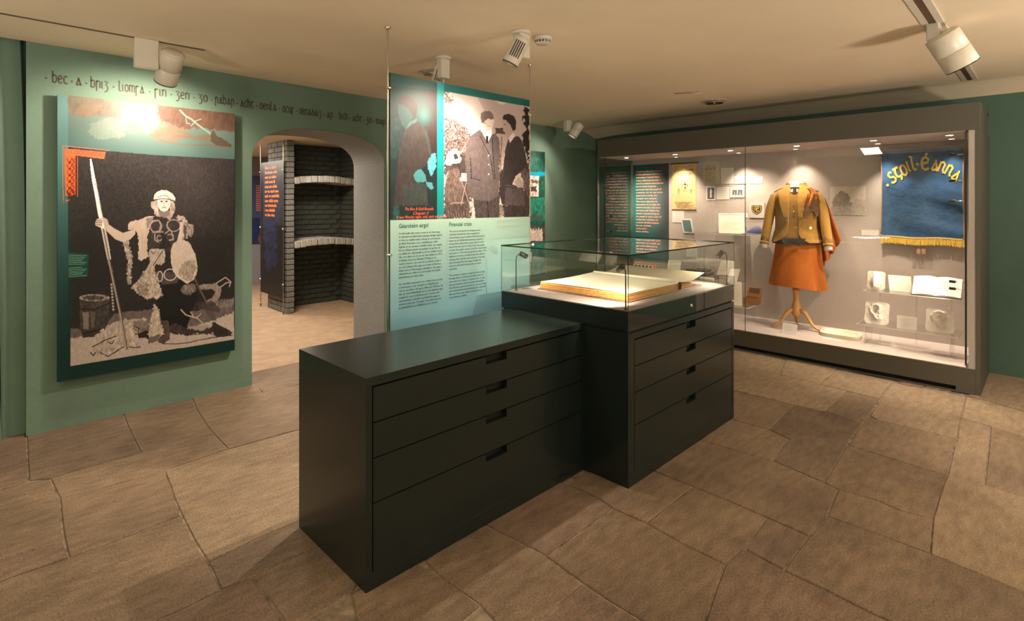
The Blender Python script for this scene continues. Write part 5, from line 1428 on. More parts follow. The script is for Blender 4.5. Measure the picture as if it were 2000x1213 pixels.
# lettering on an arc
G_ = ZM(1640, 240, 3.79)
m_ = MB()
arc = [('s', 382, 405, -38), ('g', 430, 372, -30), ('o', 472, 350, -24), ('i', 505, 322, -18), ('l', 542, 312, -14), ("e", 636, 300, 0), ('a', 710, 316, 12), ('n', 762, 328, 20), ('n', 818, 352, 28), ('a', 872, 392, 38)]
SG = {'s': (.62, [[(.6, .9), (.35, 1.02), (.08, .85), (.15, .6), (.5, .45), (.6, .2), (.4, 0), (.1, .02), (-.06, .18)]]),
      'g': (.7, [[(-.05, 1), (.62, 1)], [(.3, .98), (.05, .62), (.1, .25), (.35, .12), (.55, .25), (.5, -.05), (.3, -.2)]]),
      'o': (.6, [[(.3, 1), (.06, .85), (0, .5), (.06, .15), (.3, 0), (.54, .15), (.6, .5), (.54, .85), (.3, 1)]]),
      'i': (.3, [[(.15, 1), (.15, .12), (.3, 0)]]),
      'l': (.5, [[(.05, 1.35), (.3, 1.25), (.2, .9), (.2, .15), (.36, 0), (.52, .15)]]),
      'e': (.8, [[(.05, .5), (.62, .58), (.66, .85), (.4, 1.02), (.12, .9), (0, .5), (.12, .12), (.4, -.02), (.72, .12)], [(.36, 1.16), (.58, 1.32)]]),
      'a': (.7, [[(.28, 1.05), (.66, 0)], [(.34, .9), (.02, .12), (.12, .03), (.55, .18)]]),
      'n': (.66, [[(0, 0), (.06, 1)], [(.06, .8), (.3, 1.0), (.55, .85), (.5, .25), (.66, 0)]])}
def onb(u, v): 
    p = on_x(u, v, XB); return Vector(bn((p.y - by0_) / (by1_ - by0_), (p.z - bz0) / (bz1 - bz0), .004))
for ch, zx, zy, ang in arc:
    cx, cy = G_([(zx, zy)])[0]; ca, sa = math.cos(math.radians(ang)), math.sin(math.radians(ang))
    w_, sts = SG[ch]; sc_ = 24 if ch == 'e' else 21
    m_ = MB()
    for s_ in sts:
        def pos(a, b):
            a = (a - w_ / 2) * sc_ * .86; b = (b - .5) * sc_
            return onb(cx + a * ca + b * sa, cy + a * sa - b * ca)
        stroke(m_, s_, .21, pos)
    m_.build('gold_letter', M['gold'], t)
for zx, zy in ((347, 462), (576, 305)):
    cx, cy = G_([(zx, zy)])[0]; m_ = MB(); m_.add([onb(cx + 3.2 * math.cos(k * math.pi / 5), cy + 2.8 * math.sin(k * math.pi / 5)) for k in range(10)], [tuple(range(10))]); m_.build('gold_dot', M['gold'], t)
m_ = MB(); m_.tube([(XB + .02, by0_ + .01, bz1 + .004), (XB + .02, by1_ - .01, bz1 + .004)], .006, 8)
for yy in (by0_ - .08, by1_ + .08): m_.tube([(XB + .02, yy, bz1 + .004), (KB, yy, bz1 + .004)], .004, 6)
m_.build('hanging_rod', M['steel'], t)

# ------------------------------------------------------------------ acrylic shelves
def shelf(label, x0, x1, y0, y1, z, legs=True, legz=GZ0):
    t = thing('acrylic_shelf', label, 'shelf', ((x0 + x1) / 2, (y0 + y1) / 2, legz))
    m_ = MB(); m_.quad((x0, y0, z), (x1, y0, z), (x1, y1, z), (x0, y1, z)); m_.build('sheet', M['acrylic'], t)
    m_ = MB()
    for (a, b) in (((x0, y0, z - .007), (x0 + .0015, y1, z)), ((x0, y0, z - .007), (x1, y0 + .0015, z)), ((x0, y1 - .0015, z - .007), (x1, y1, z))): m_.box(a, b)
    m_.build('bright_edge', M['acrylic_edge'], t)
    if legs:
        for yy in (y0 + .06, y1 - .06):
            m_ = MB(); m_.quad((x0 + .03, yy, legz), (x1 - .02, yy, legz), (x1 - .02, yy, z - .001), (x0 + .03, yy, z - .001)); m_.build('upright', M['acrylic'], t)
            m_ = MB(); m_.box((x0 + .029, yy - .001, legz), (x0 + .0305, yy + .001, z - .007)); m_.build('upright_edge', M['acrylic_edge'], t)
    return t
shelf('upper clear shelf of plaster casts and open book, right end of case', 5.765, 6.09, .525, 1.215, .702, legz=.704 - .002, legs=False)
for yy in (.60, 1.14):
    pass
shelf('lower clear shelf with the two plaster ears, right end of case', 5.75, 6.11, .535, 1.267, .390)
t = thing('acrylic_stand', 'clear uprights carrying the upper shelf of plaster casts', 'stand', (6.13, .87, GZ0))
for yy in (.62, .87, 1.15):
    m_ = MB(); m_.box((6.112, yy - .006, GZ0), (6.128, yy + .006, .702)); m_.build('upright', M['acrylic'], t)
    m_ = MB(); m_.box((5.78, yy - .004, .688), (6.112, yy + .004, .694)); m_.build('bracket', M['acrylic'], t)
shelf('low clear shelf with the open wooden box, behind the glass box', 5.79, 6.20, 2.27, 3.75, .390)
t2 = shelf('long glass shelf fixed to the back panel under the papers', 6.05, 6.325, 2.12, 3.10, 1.150, legs=False, legz=1.143)
t3 = shelf('middle glass shelf fixed to the back panel, with a leaning paper', 5.98, 6.325, 2.45, 3.9, .600, legs=False, legz=.593)

# framed manuscript leaning on the long shelf
def leaning(name, label, cat, yc, zb, x, wd, ht, lean, m, th=.012, frame=None, lines=0, skew=0, yaw=0, inner=None):
    t = thing(name, label, cat, (x, yc, zb))
    ca, sa = math.cos(lean), math.sin(lean); cy_, sy_ = math.cos(yaw), math.sin(yaw)
    def q(a, b, d=0):
        lx = (a - .5) * wd + skew * (b - .5) * wd; up = b * ht
        X = up * sa - d * ca; Z = up * ca + d * sa
        return (x + X * cy_ + lx * sy_, yc - lx * cy_ + X * sy_, zb + Z)
    m_ = MB(); m_.prism([q(0, 0), q(1, 0), q(1, 1), q(0, 1)], Vector(q(0, 0, -th)) - Vector(q(0, 0))); m_.build('sheet', M[m], t)
    if frame:
        m_ = MB()
        for (a0, b0, a1, b1) in ((0, .94, 1, 1), (0, 0, 1, .05), (0, .05, .05, .94), (.95, .05, 1, .94)):
            m_.prism([q(a0, b0, .004), q(a1, b0, .004), q(a1, b1, .004), q(a0, b1, .004)], Vector(q(0, 0, 0)) - Vector(q(0, 0, .004)))
        m_.build('frame', M[frame], t)
    if inner:
        m_ = MB(); m_.quad(q(.1, .1, .001), q(.9, .1, .001), q(.9, .88, .001), q(.1, .88, .001)); m_.build('picture', M[inner], t)
    if lines:
        m_ = MB()
        for k in range(lines):
            b = .82 - .68 * k / lines
            m_.quad(q(.15, b, .0015), q(.85 - .12 * (k % 3), b, .0015), q(.85 - .12 * (k % 3), b - .012, .0015), q(.15, b - .012, .0015))
        m_.build('print_lines', M['grey_ink'], t)
    return t, q
p = on_x(1400, 457, 6.12)
leaning('framed_manuscript', 'large cream manuscript page in a white frame leaning on the long glass shelf', 'document', 2.595, 1.153, 6.12, .30, .245, .38, 'paper', frame='card', lines=7, skew=-.14)
p = on_x(1318, 530, 6.2)
leaning('framed_document', 'white framed sheet leaning in the case behind the ledger', 'document', p.y, .601, 6.15, .17, .19, .35, 'paper', frame='card', lines=4, skew=-.12)
p = on_x(1440, 600, 5.86)
leaning('booklet', 'narrow cream booklet with a small drawing leaning beside the wooden box', 'book', p.y + .03, .391, 5.86, .13, .26, .30, 'paper', th=.006, lines=6, skew=-.20, yaw=.1)
p = on_x(1424, 535, 6.05)
leaning('book_reflection_sheet', 'white folded leaflet standing behind the right end of the glass box', 'document', p.y - .03, .601, 6.08, .11, .16, .25, 'card', th=.004, skew=.25)  # sheet added in place of a book's reflection in the glass
t, q = flat('caption_card', 'pale caption card fixed behind the dark stacked books', 'label', 1341, 485, 1362, 503, 'card', lines=4)

# stack of dark books with a rolled paper
p = on_x(1368, 548, 6.08)
t = thing('book_stack', 'low stack of dark worn cases on the middle glass shelf', 'books', (6.10, p.y, .601))
z = .601
for k, (wd, dp, hh, dy) in enumerate(((.28, .20, .045, -.02), (.27, .19, .040, .03), (.24, .17, .030, .05))):
    m_ = MB(); m_.box((6.13 - dp / 2, p.y + dy - wd / 2, z), (6.13 + dp / 2, p.y + dy + wd / 2, z + hh), bev=.004); m_.build('dark_case', M['grey_thing'], t)
    m_ = MB(); m_.box((6.13 - dp / 2 - .001, p.y + dy - wd / 2 + .006, z + .006), (6.13 - dp / 2 + .01, p.y + dy + wd / 2 - .006, z + hh - .006)); m_.build('edge', M['photo'], t)
    z += hh
m_ = MB(); m_.grid(lambda a, b: (6.12 + .05 * math.cos(a * math.pi * 2) * math.cos(b * 1.5), p.y + .0 + .07 * math.sin(a * math.pi * 2) * math.cos(b * 1.5), z + .030 * math.sin(b * 1.57)), 18, 8); m_.build('bundle', M['grey_thing'], t)
solo(MB().tube([(6.01, p.y - .03, .6225), (6.02, p.y - .19, .6215)], .020, 14), 'rolled_paper', M['card'], (6.015, p.y - .11, .601), 'pale rolled paper lying in front of the dark stacked cases', 'paper')

# blue school cap on the shelf
cy_, cz0 = 2.335, 1.151
t = thing('peaked_hat', 'blue cloth school cap with a round badge on the long glass shelf', 'hat', (6.17, cy_, cz0))
m_ = MB()
def capf(a, b):
    q_ = a * 2 * math.pi; r = math.cos(b * math.pi / 2) ** .6
    return (6.17 + .082 * r * math.cos(q_), cy_ + .092 * r * math.sin(q_), cz0 + .010 + .078 * math.sin(b * math.pi / 2) * (1 + .1 * math.cos(q_ + 1)))
m_.grid(capf, 28, 10); m_.build('crown', M['cap'], t)
m_ = MB()
for dz in (0, -.003): m_.grid(lambda a, b: (6.17 + (.078 + .045 * b) * math.cos(math.pi * (.62 + a * .62)), cy_ + .01 + (.086 + .040 * b) * math.sin(math.pi * (.62 + a * .62)), cz0 + .012 - .006 * b + dz + .004), 14, 3)
m_.build('peak', M['cap'], t)
m_ = MB(); c_ = Vector((6.17 - .066, cy_ + .046, cz0 + .050)); n_ = Vector((-.85, .45, .25)).normalized()
m_.lathe([(.009, .004), (.014, .004), (.014, .002)], c_, n_, seg=14); m_.lathe([(0, .004), (.004, .004)], c_, n_, seg=10); m_.build('badge', M['plaque'], t)
m_ = MB(); m_.lathe([(.035, 0), (.035, .004), (.03, .008), (.02, .009), (0.0, .009)], (6.17, cy_, cz0 - .0), seg=18); m_.build('cap_rest', M['acrylic'], t)

# open wooden box
p = on_x(1470, 590, 6.08)
wy, wx = p.y, 6.06
t = thing('wooden_box', 'small open wooden box with a raised lid on the low clear shelf', 'box', (wx, wy, .391))
m_ = MB(); a, b, h = .055, .075, .075
m_.box((wx - a, wy - b, .391), (wx + a, wy + b, .396)); m_.box((wx - a, wy - b, .396), (wx - a + .006, wy + b, .391 + h)); m_.box((wx + a - .006, wy - b, .396), (wx + a, wy + b, .391 + h))
m_.box((wx - a + .006, wy - b, .396), (wx + a - .006, wy - b + .006, .391 + h)); m_.box((wx - a + .006, wy + b - .006, .396), (wx + a - .006, wy + b, .391 + h)); m_.build('box_body', M['box_wood'], t)
m_ = MB(); m_.box((wx - a + .0065, wy - b + .0065, .397), (wx + a - .0065, wy + b - .0065, .391 + h - .012)); m_.build('contents', M['box_dark'], t)
m_ = MB(); m_.prism([(wx + a, wy - b, .391 + h), (wx + a, wy + b, .391 + h), (wx + a + .03, wy + b, .391 + h + .10), (wx + a + .03, wy - b, .391 + h + .10)], (.012, 0, 0)); m_.build('lid', M['box_wood'], t)
m_ = MB(); m_.prism([(wx + a + .009, wy - b + .02, .391 + h + .045), (wx + a + .009, wy + b - .02, .391 + h + .045), (wx + a + .024, wy + b - .02, .391 + h + .09), (wx + a + .024, wy - b + .02, .391 + h + .09)], (-.002, 0, 0)); m_.build('lid_label', M['leather'], t)

# ------------------------------------------------------------------ costume on a wooden stand
FX, FY = 6.03, 1.865
ft = thing('mannequin_costume', 'saffron jacket and rust orange kilt on a headless wooden tailor stand', 'costume', (FX, FY, GZ0), rz=math.radians(-80))
def fb(m_, name, mt, parent=None):      # built in the stand's own frame: x across, -y to the front, z from the case floor
    o = m_.build(name, M[mt] if isinstance(mt, str) else mt, None, off=(0, 0, GZ0)); o.parent = parent or ft; return o
# body outline: (z, half width, half depth)
BODY = [(1.095, .222, .155), (1.15, .205, .147), (1.25, .182, .130), (1.33, .182, .128), (1.42, .190, .130), (1.50, .197, .125), (1.56, .198, .115), (1.60, .188, .103), (1.63, .155, .092), (1.66, .108, .080), (1.69, .075, .070), (1.725, .070, .066)]
def body(th, z, off=0):
    """th = 0 at the front, growing to the viewer's right"""
    for (a, b) in zip(BODY[:-1], BODY[1:]):
        if z <= b[0] or b is BODY[-1]:
            t_ = max(0, min(1, (z - a[0]) / (b[0] - a[0]))); t_ = t_ * t_ * (3 - 2 * t_)
            rx = a[1] + (b[1] - a[1]) * t_ + off; ry = a[2] + (b[2] - a[2]) * t_ + off; break
    fold = 1 + .012 * math.sin(th * 7 + z * 9)
    sl = -.028 * max(0, min(1, (z - 1.52) / .1)) * abs(math.sin(th)) ** 2 * (1 if z > 1.5 else 0)
    return (rx * math.sin(th) * fold, -ry * math.cos(th) * fold - .005, z + (0 if z < 1.66 else -.012 * math.cos(th) * 0) )
m_ = MB(); m_.grid(lambda a, b: body(a * 2 * math.pi, 1.11 + b * .525, -.012), 40, 16); fb(m_, 'waistcoat', 'waist')
m_ = MB(); m_.grid(lambda a, b: body(-1.3 + 2.6 * a, 1.615 + b * .095, -.002), 20, 8); fb(m_, 'shirt_front', 'linen')
m_ = MB()
for s in (-1, 1):
    m_.add([body(s * .10, 1.672, .010), body(s * .75, 1.712, .008), body(s * .85, 1.672, .010), body(s * .50, 1.628, .018)], [(0, 1, 2, 3)])
m_.grid(lambda a, b: body(a * 2 * math.pi, 1.69 + b * .034, .004 + .004 * b), 26, 3)
fb(m_, 'collar', 'linen')
m_ = MB()
P0 = Vector(body(0, 1.655, .016))
for s in (-1, 1): m_.add([P0, P0 + Vector((s * .048, .006, -.020)), P0 + Vector((s * .040, .002, .006)), P0 + Vector((s * .012, -.004, .012))], [(0, 1, 2, 3)])
m_.add([P0 + Vector(v) for v in ((-.014, -.006, .012), (.014, -.006, .012), (.020, -.004, -.05), (-.020, -.004, -.05))], [(0, 1, 2, 3)])
fb(m_, 'necktie', 'tie')
# waistcoat points below the jacket
m_ = MB()
for c_ in (-.055, .045):
    m_.add([(c_ - .06, -.156, 1.145), (c_ + .06, -.156, 1.145), (c_ + .045, -.162, 1.100), (c_, -.164, 1.065), (c_ - .045, -.162, 1.100)], [(0, 1, 2, 3, 4)])
m_.grid(lambda a, b: (lambda q: (q[0], q[1], 1.085 + b * .04))(body(a * 2 * math.pi, 1.10, .002)), 36, 2)
fb(m_, 'dark_waistband', 'tie')
# jacket: wraps from one front edge round the back to the other; the opening widens towards the hem
def opening(z):
    k = max(0, min(1, (z - 1.14) / .5))
    left = .34 - .10 * k; right = .22 - .06 * k
    if z < 1.19: e_ = (1.19 - z) / .09; left += .55 * e_ ** 2; right += .40 * e_ ** 2
    return left, right
def jk(a, b, off=.012):
    z = 1.100 + b * .570
    l_, r_ = opening(z); th = r_ + a * (2 * math.pi - l_ - r_)
    return body(th, z, off)
m_ = MB(); m_.grid(lambda a, b: jk(a, b), 48, 22); m_.grid(lambda a, b: jk(0, b, .012 - .022 * a), 1, 22); m_.grid(lambda a, b: jk(1, b, .012 - .022 * a), 1, 22); fb(m_, 'jacket', 'jacket')
m_ = MB()
for s in (-1, 1):
    def lap(a, b):
        z = 1.36 + b * .33; w_ = .030 + .020 * math.sin(b * math.pi) + .010 * b
        l_, r_ = opening(min(z, 1.6)); base = (l_ if s < 0 else r_) - .02 + max(0, (z - 1.55)) * 1.6
        th = s * (base + min(a, 1) * w_ / .17 * (1 + .6 * b)); q = body(th, z, .030 - .010 * (1 - min(a, 1)) - (.018 if a > 1 else 0)); return q
    m_.grid(lap, 4, 16); m_.grid(lambda a, b: lap(1 + .001 * a if a > .5 else 1, b), 1, 16)
m_.grid(lambda a, b: body(.42 + a * (2 * math.pi - .84), 1.675 + b * .03, .018 + .004 * b), 30, 3)
fb(m_, 'shawl_collar', 'jacket')
for s in (-1, 1):
    P = [(s * .150, .0, 1.590), (s * .200, -.004, 1.560), (s * .226, -.008, 1.48), (s * .248, -.018, 1.38), (s * .266, -.030, 1.27), (s * .284, -.050, 1.15), (s * .292, -.060, 1.075)]
    m_ = MB(); m_.tube(P, [.050, .060, .060, .058, .054, .050, .050], 16, flat=.86); fb(m_, 'sleeve', 'jacket')
    m_ = MB(); m_.tube([(s * .290, -.056, 1.098), (s * .293, -.061, 1.070)], [.053, .053], 16, flat=.86); sl = fb(m_, 'cuff_band', 'jacket')
    m_ = MB(); m_.tube([(s * .292, -.060, 1.080), (s * .295, -.064, 1.030)], [.042, .044], 14, flat=.86); fb(m_, 'shirt_cuff', 'linen')
    m_ = MB()
    for k in range(3): m_.lathe([(0, .004), (.006, .003), (.007, 0)], (s * .280, -.112 + .004 * k, 1.120 + k * .024), (0, -1, 0), seg=8)
    fb(m_, 'sleeve_button', 'chrome')
    m_ = MB(); m_.tube([(s * .095, -.01, 1.672), (s * .15, -.012, 1.652), (s * .205, -.012, 1.618)], [.016, .018, .018], 8, flat=.35); fb(m_, 'epaulette', 'jacket')
m_ = MB()
for k in range(3):
    z = 1.40 - k * .085; l_, r_ = opening(z); m_.lathe([(0, .005), (.007, .004), (.008, 0)], body(-l_ - .06, z, .014), (-.3, -1, 0), seg=10)
    m_.lathe([(0, .005), (.007, .004), (.008, 0)], body(r_ + .08, z, .014), (.2, -1, 0), seg=10)
for k in range(4): m_.lathe([(0, .004), (.006, .003), (.006, 0)], body(-.03, 1.50 - k * .085, -.006), (0, -1, 0), seg=8)
fb(m_, 'jacket_button', 'chrome')
m_ = MB()
for th in (.85, -.9): m_.grid(lambda a, b: body(th + (a - .5) * .42, 1.245 + b * .045, .017), 6, 2)
fb(m_, 'pocket_flap', 'jacket')
# kilt with flat front apron and pleats to the side and back
def kf(a, b):
    th = a * 2 * math.pi; z = 1.135 - b * .485
    rx = .185 + .075 * b; ry = .130 + .07 * b
    fr = math.cos(th)
    lim = .78 if math.sin(th) > 0 else .2
    pl_ = 0 if (fr > lim) else min(1, (lim - fr) * 3)
    if math.sin(th) < 0 and fr > -.1: pl_ *= .25
    r = 1 + .24 * pl_ * (.2 + .8 * b) * (((th * 5.5) % 1) ** 1.5 - .6) + (.012 * math.sin(th * 9 + b * 2))
    drop = -.030 * max(0, math.sin(th)) * b
    return (rx * math.sin(th) * r + .008 * b, -ry * math.cos(th) * r, z + drop)
m_ = MB(); m_.grid(kf, 300, 14, smooth=False); fb(m_, 'kilt', 'kilt')
m_ = MB(); m_.grid(lambda a, b: (lambda q: (q[0] * 1.02, q[1] * 1.03 - .002, q[2]))(kf((a - .52) * .34, .955 + b * .04)), 20, 1); fb(m_, 'apron_hem', 'kilt')
# plaid hanging from the left shoulder down the back
def cape(a, b):
    x = .10 + a * .16 + b * (.02 + a * .115); z = 1.60 - .05 * a - b * (.86 - .44 * a ** 1.3) + .012 * math.sin(a * 40) * b
    return (x + .006 * math.sin(a * 34) * b, .075 + .045 * b - .04 * a + .014 * math.sin(a * 30 + 1) * (0.3 + b), z)
m_ = MB(); m_.grid(cape, 60, 16); fb(m_, 'shoulder_plaid', 'plaid')
m_ = MB(); m_.grid(lambda a, b: (lambda q: (q[0], q[1] + .008 * math.sin(a * 15 + b * 3) * -1, q[2]))(body(.30 + a * .55 + b * .40, 1.455 + b * .195 + .03 * a * (1 - b), .030 + .010 * math.sin(a * 12 + b * 4))), 18, 12); fb(m_, 'draped_plaid', 'plaid')
m_ = MB(); m_.grid(lambda a, b: body(.42 + a * .75, 1.39 + b * .15 - .03 * math.sin(a * 9), .036), 14, 8); fb(m_, 'worn_patch', 'dull_brown')
c_ = Vector(body(.85, 1.618, .045)); m_ = MB()
rg = [c_ + Vector((.026 * math.cos(k * math.pi / 8), -.002, .022 * math.sin(k * math.pi / 8))) for k in range(17)]
m_.tube(rg, .0032, 6, cap=False); m_.tube([c_ + Vector((-.034, -.004, -.012)), c_ + Vector((.036, -.004, .016))], .002, 6); fb(m_, 'ring_brooch', 'steel')
# turned stand
m_ = MB(); m_.lathe([(0.0, .625), (.034, .625), (.034, .60), (.028, .585), (.026, .50), (.030, .47), (.036, .462), (.036, .452), (.044, .44), (.044, .415), (.050, .405), (.050, .37), (.036, .345), (.018, .330), (0, .325)], seg=24)
fb(m_, 'post', 'wood')
m_ = MB(); m_.tube([(0, 0, .62), (0, 0, 1.58)], .02, 10); fb(m_, 'inner_post', 'wood')
m_ = MB(); m_.lathe([(.068, 1.665), (.066, 1.702), (.0, 1.708)], seg=24); fb(m_, 'neck_block', 'wood')
for ang in (-150, -15, 95):
    a = math.radians(ang); d = Vector((math.cos(a), math.sin(a), 0))
    P = [d * .035 + Vector((0, 0, .400)), d * .085 + Vector((0, 0, .378)), d * .125 + Vector((0, 0, .320)), d * .155 + Vector((0, 0, .268)), d * .195 + Vector((0, 0, .236)), d * .245 + Vector((0, 0, .222))]
    m_ = MB(); m_.tube(P, [.026, .026, .022, .019, .017, .016], 10, flat=.75); fb(m_, 'stand_leg', 'wood')

# ------------------------------------------------------------------ plaster casts
def seg_d(px_, pz_, pts):
    best = 9; bt = 0
    n = len(pts) - 1
    for i in range(n):
        ax_, az_ = pts[i]; bx_, bz_ = pts[i + 1]; dx, dz = bx_ - ax_, bz_ - az_
        t_ = max(0, min(1, ((px_ - ax_) * dx + (pz_ - az_) * dz) / (dx * dx + dz * dz + 1e-9)))
        d = math.hypot(px_ - ax_ - t_ * dx, pz_ - az_ - t_ * dz)
        if d < best: best = d; bt = (i + t_) / n
    return best, bt
EARS = [([(.40, .40), (.28, .50), (.24, .66), (.32, .80), (.47, .86), (.60, .80), (.64, .66), (.60, .52)], .055, .30),
        ([(.40, .66), (.46, .74), (.55, .70), (.56, .58), (.50, .46), (.52, .34)], .05, .22),
        ([(.40, .42), (.46, .30), (.56, .22), (.64, .26), (.62, .38)], .065, .30)]
def ear_h(a, b, mir=False):
    if mir: a = 1 - a
    h = 0
    for pts, w_, k in EARS:
        d, t_ = seg_d(a, b, pts); h = max(h, k * math.exp(-(d / w_) ** 2))
    d0 = math.hypot((a - .46) / .09, (b - .60) / .11); h -= .16 * math.exp(-d0 * d0)
    return h
def cast(name, label, yc, zb, x, wd, ht, lean, hf, m='plaster', th=.022, dep=.10, corner=.12, yaw=0):
    t = thing(name, label, 'plaster cast', (x, yc, zb))
    ca, sa = math.cos(lean), math.sin(lean); cy2, sy2 = math.cos(yaw), math.sin(yaw)
    def q(a, b, d):
        # soften the outline of the block into rounded corners
        u, v = (a - .5) * 2, (b - .5) * 2
        k = (abs(u) ** 8 + abs(v) ** 8) ** (1 / 8.0); m2 = max(abs(u), abs(v), 1e-6); s_ = m2 / max(k, 1e-6)
        u *= s_; v *= s_
        lx = u / 2 * wd * (1 + .02 * math.sin(b * 9)); up = (v / 2 + .5) * ht
        X = up * sa - d * ca; Z = up * ca + d * sa
        return (x + X * cy2 + lx * sy2, yc - lx * cy2 + X * sy2, zb + Z)
    N = 44
    m_ = MB()
    m_.grid(lambda a, b: q(a, b, hf(a, b) * dep * min(1, 8 * min(a, 1 - a, b, 1 - b)) + .001 * math.sin(a * 21) * math.sin(b * 17)), N, N)
    m_.grid(lambda a, b: q(a, 0, -th * b), N, 1); m_.grid(lambda a, b: q(a, 1, -th * b), N, 1)
    m_.grid(lambda a, b: q(0, a, -th * b), N, 1); m_.grid(lambda a, b: q(1, a, -th * b), N, 1)
    m_.grid(lambda a, b: q(a, b, -th), 6, 6)
    m_.build('cast_body', M[m], t)
    return t
def nose_h(a, b):
    r = math.hypot((a - .5) / .34, (b - .42) / .46)
    base = max(0, 1 - r * r) ** .5 * .7
    ridge = math.exp(-((a - .5) / .13) ** 2) * max(0, min(1, (1.0 - b) * 1.7)) * (1 if b > .15 else b / .15) * .8
    nost = .22 * math.exp(-((abs(a - .5) - .13) / .05) ** 2 - ((b - .2) / .06) ** 2)
    return base * .5 + ridge - nost
p = on_x(1712, 633, 5.86)
cast('ear_cast', 'plaster ear on a rounded block, left of the two on the lower shelf', on_x(1711, 600, 5.86).y, .391, 5.86, .185, .205, .28, lambda a, b: ear_h(a, b))
cast('ear_cast', 'plaster ear on a square block, right of the two on the lower shelf', on_x(1835, 610, 5.86).y, .391, 5.86, .195, .205, .28, lambda a, b: ear_h(a * .98, b))
cast('nose_cast', 'plaster nose cast at the left end of the upper clear shelf', on_x(1710, 550, 5.90).y, .703, 5.90, .135, .17, .22, nose_h, dep=.085)
# caption on the lower shelf
leaning('caption_card', 'white caption card propped between the two plaster ears', 'label', on_x(1771, 630, 5.80).y, .391, 5.80, .145, .115, .15, 'card', th=.003, lines=6)
leaning('eye_cast', 'white plaster slab with a faint eye relief beside the nose cast', 'plaster cast', on_x(1757, 556, 5.92).y, .703, 5.92, .17, .145, .30, 'plaster', th=.022, skew=-.12)
# open books
def open_book(label, yc, zb, x, wd, dp, lean, group=None, skew=0):
    t = thing('open_book', label, 'book', (x, yc, zb))
    ca, sa = math.cos(lean), math.sin(lean)
    def q(a, b, d):
        lx = (a - .5) * wd; up = b * dp
        X = up * ca - d * sa; Z = up * sa + d * ca
        return (x + X, yc - lx + skew * up, zb + .004 + Z)
    def hump(a): 
        s = abs(a - .5) * 2; return .004 + .020 * math.sin(min(1, s * 1.15) * math.pi) ** .7 * (1 - .35 * s) + .004
    m_ = MB()
    for s in (0, 1): m_.grid(lambda a, b: q(s * .5 + a * .5, b, hump(s * .5 + a * .5)), 14, 6)
    m_.build('page', M['plaster'], t)
    m_ = MB()
    m_.grid(lambda a, b: q(a, 0, hump(a) * b), 28, 1); m_.grid(lambda a, b: q(a, 1, hump(a) * b), 28, 1); m_.grid(lambda a, b: q(0, a, hump(0) * b), 4, 1); m_.grid(lambda a, b: q(1, a, hump(1) * b), 4, 1)
    m_.build('page_edges', M['paper'], t)
    m_ = MB(); m_.prism([q(-.02, -.02, 0), q(1.02, -.02, 0), q(1.02, 1.02, 0), q(-.02, 1.02, 0)], Vector(q(0, 0, -.003)) - Vector(q(0, 0, 0))); m_.build('cover', M['leather'], t)
    m_ = MB()
    for k in range(7):
        for s in (.56,):
            b = .85 - k * .09; e_ = .93 - .08 * (k % 3)
            m_.add([q(s, b, hump(s) + .002), q((s + e_) / 2, b, hump((s + e_) / 2) + .002), q(e_, b, hump(e_) + .002), q(e_, b - .02, hump(e_) + .002), q((s + e_) / 2, b - .02, hump((s + e_) / 2) + .002), q(s, b - .02, hump(s) + .002)], [(0, 1, 4, 5), (1, 2, 3, 4)])
    m_.build('print_lines', M['grey_ink'], t)
    return t
ya, yb = on_x(1783, 560, 5.85).y, on_x(1878, 560, 5.85).y
open_book('open book of cream pages at the right end of the upper clear shelf', (ya + yb) / 2 + .0, .703, 5.80, ya - yb, .19, .85)
# plaster hand relief lying on the case floor, with labels
p = on_z(1641, 651, GZ0 + .02)
FING = [([(.10, .30), (.30, .38), (.52, .42), (.88, .50)], .07, .9), ([(.12, .48), (.35, .54), (.60, .62), (.85, .66)], .065, .8), ([(.08, .62), (.30, .70), (.62, .78)], .06, .7), ([(.25, .22), (.55, .28), (.86, .34)], .05, .6)]
def hand_h(a, b):
    h = 0
    for pts, w_, k in FING:
        d, _ = seg_d(a, b, pts); h = max(h, k * max(0, 1 - (d / w_) ** 2) ** .5)
    return h
t = thing('hand_relief', 'long plaster slab with finger relief lying on the case floor', 'plaster cast', (p.x, p.y, GZ0))
def rq(a, b, d):
    u, v = (a - .5) * 2, (b - .5) * 2
    k = (abs(u) ** 5 + abs(v) ** 5) ** .2; s_ = max(abs(u), abs(v), 1e-6) / max(k, 1e-6)
    return (p.x - .02 + v * s_ * .14, p.y - .01 - u * s_ * .175 + .02 * v, GZ0 + d)
m_ = MB(); m_.grid(lambda a, b: rq(a, b, .034 + .024 * hand_h(a, b) * min(1, 9 * min(a, 1 - a, b, 1 - b)) + .002 * math.sin(a * 13) * math.sin(b * 9)), 54, 34)
for f_ in (lambda a, b: rq(a, 0, .034 * b), lambda a, b: rq(a, 1, .034 * b), lambda a, b: rq(0, a, .034 * b), lambda a, b: rq(1, a, .034 * b)): m_.grid(f_, 30, 1)
m_.build('cast_body', M['relief'], t)
p = on_x(1538, 652, 5.66)
leaning('caption_card', 'white caption card propped in front of the wooden stand', 'label', p.y, GZ0 + .0005, 5.70, .135, .105, .35, 'card', th=.003, lines=6)
p = on_z(1626, 664, GZ0)
m_ = MB(); m_.box((p.x - .028, p.y - .085, GZ0 + .0005), (p.x + .028, p.y + .085, GZ0 + .003))
t = solo(m_, 'caption_card', M['card'], (p.x, p.y, GZ0 + .0005), 'white caption card lying flat in front of the plaster finger relief', 'label')

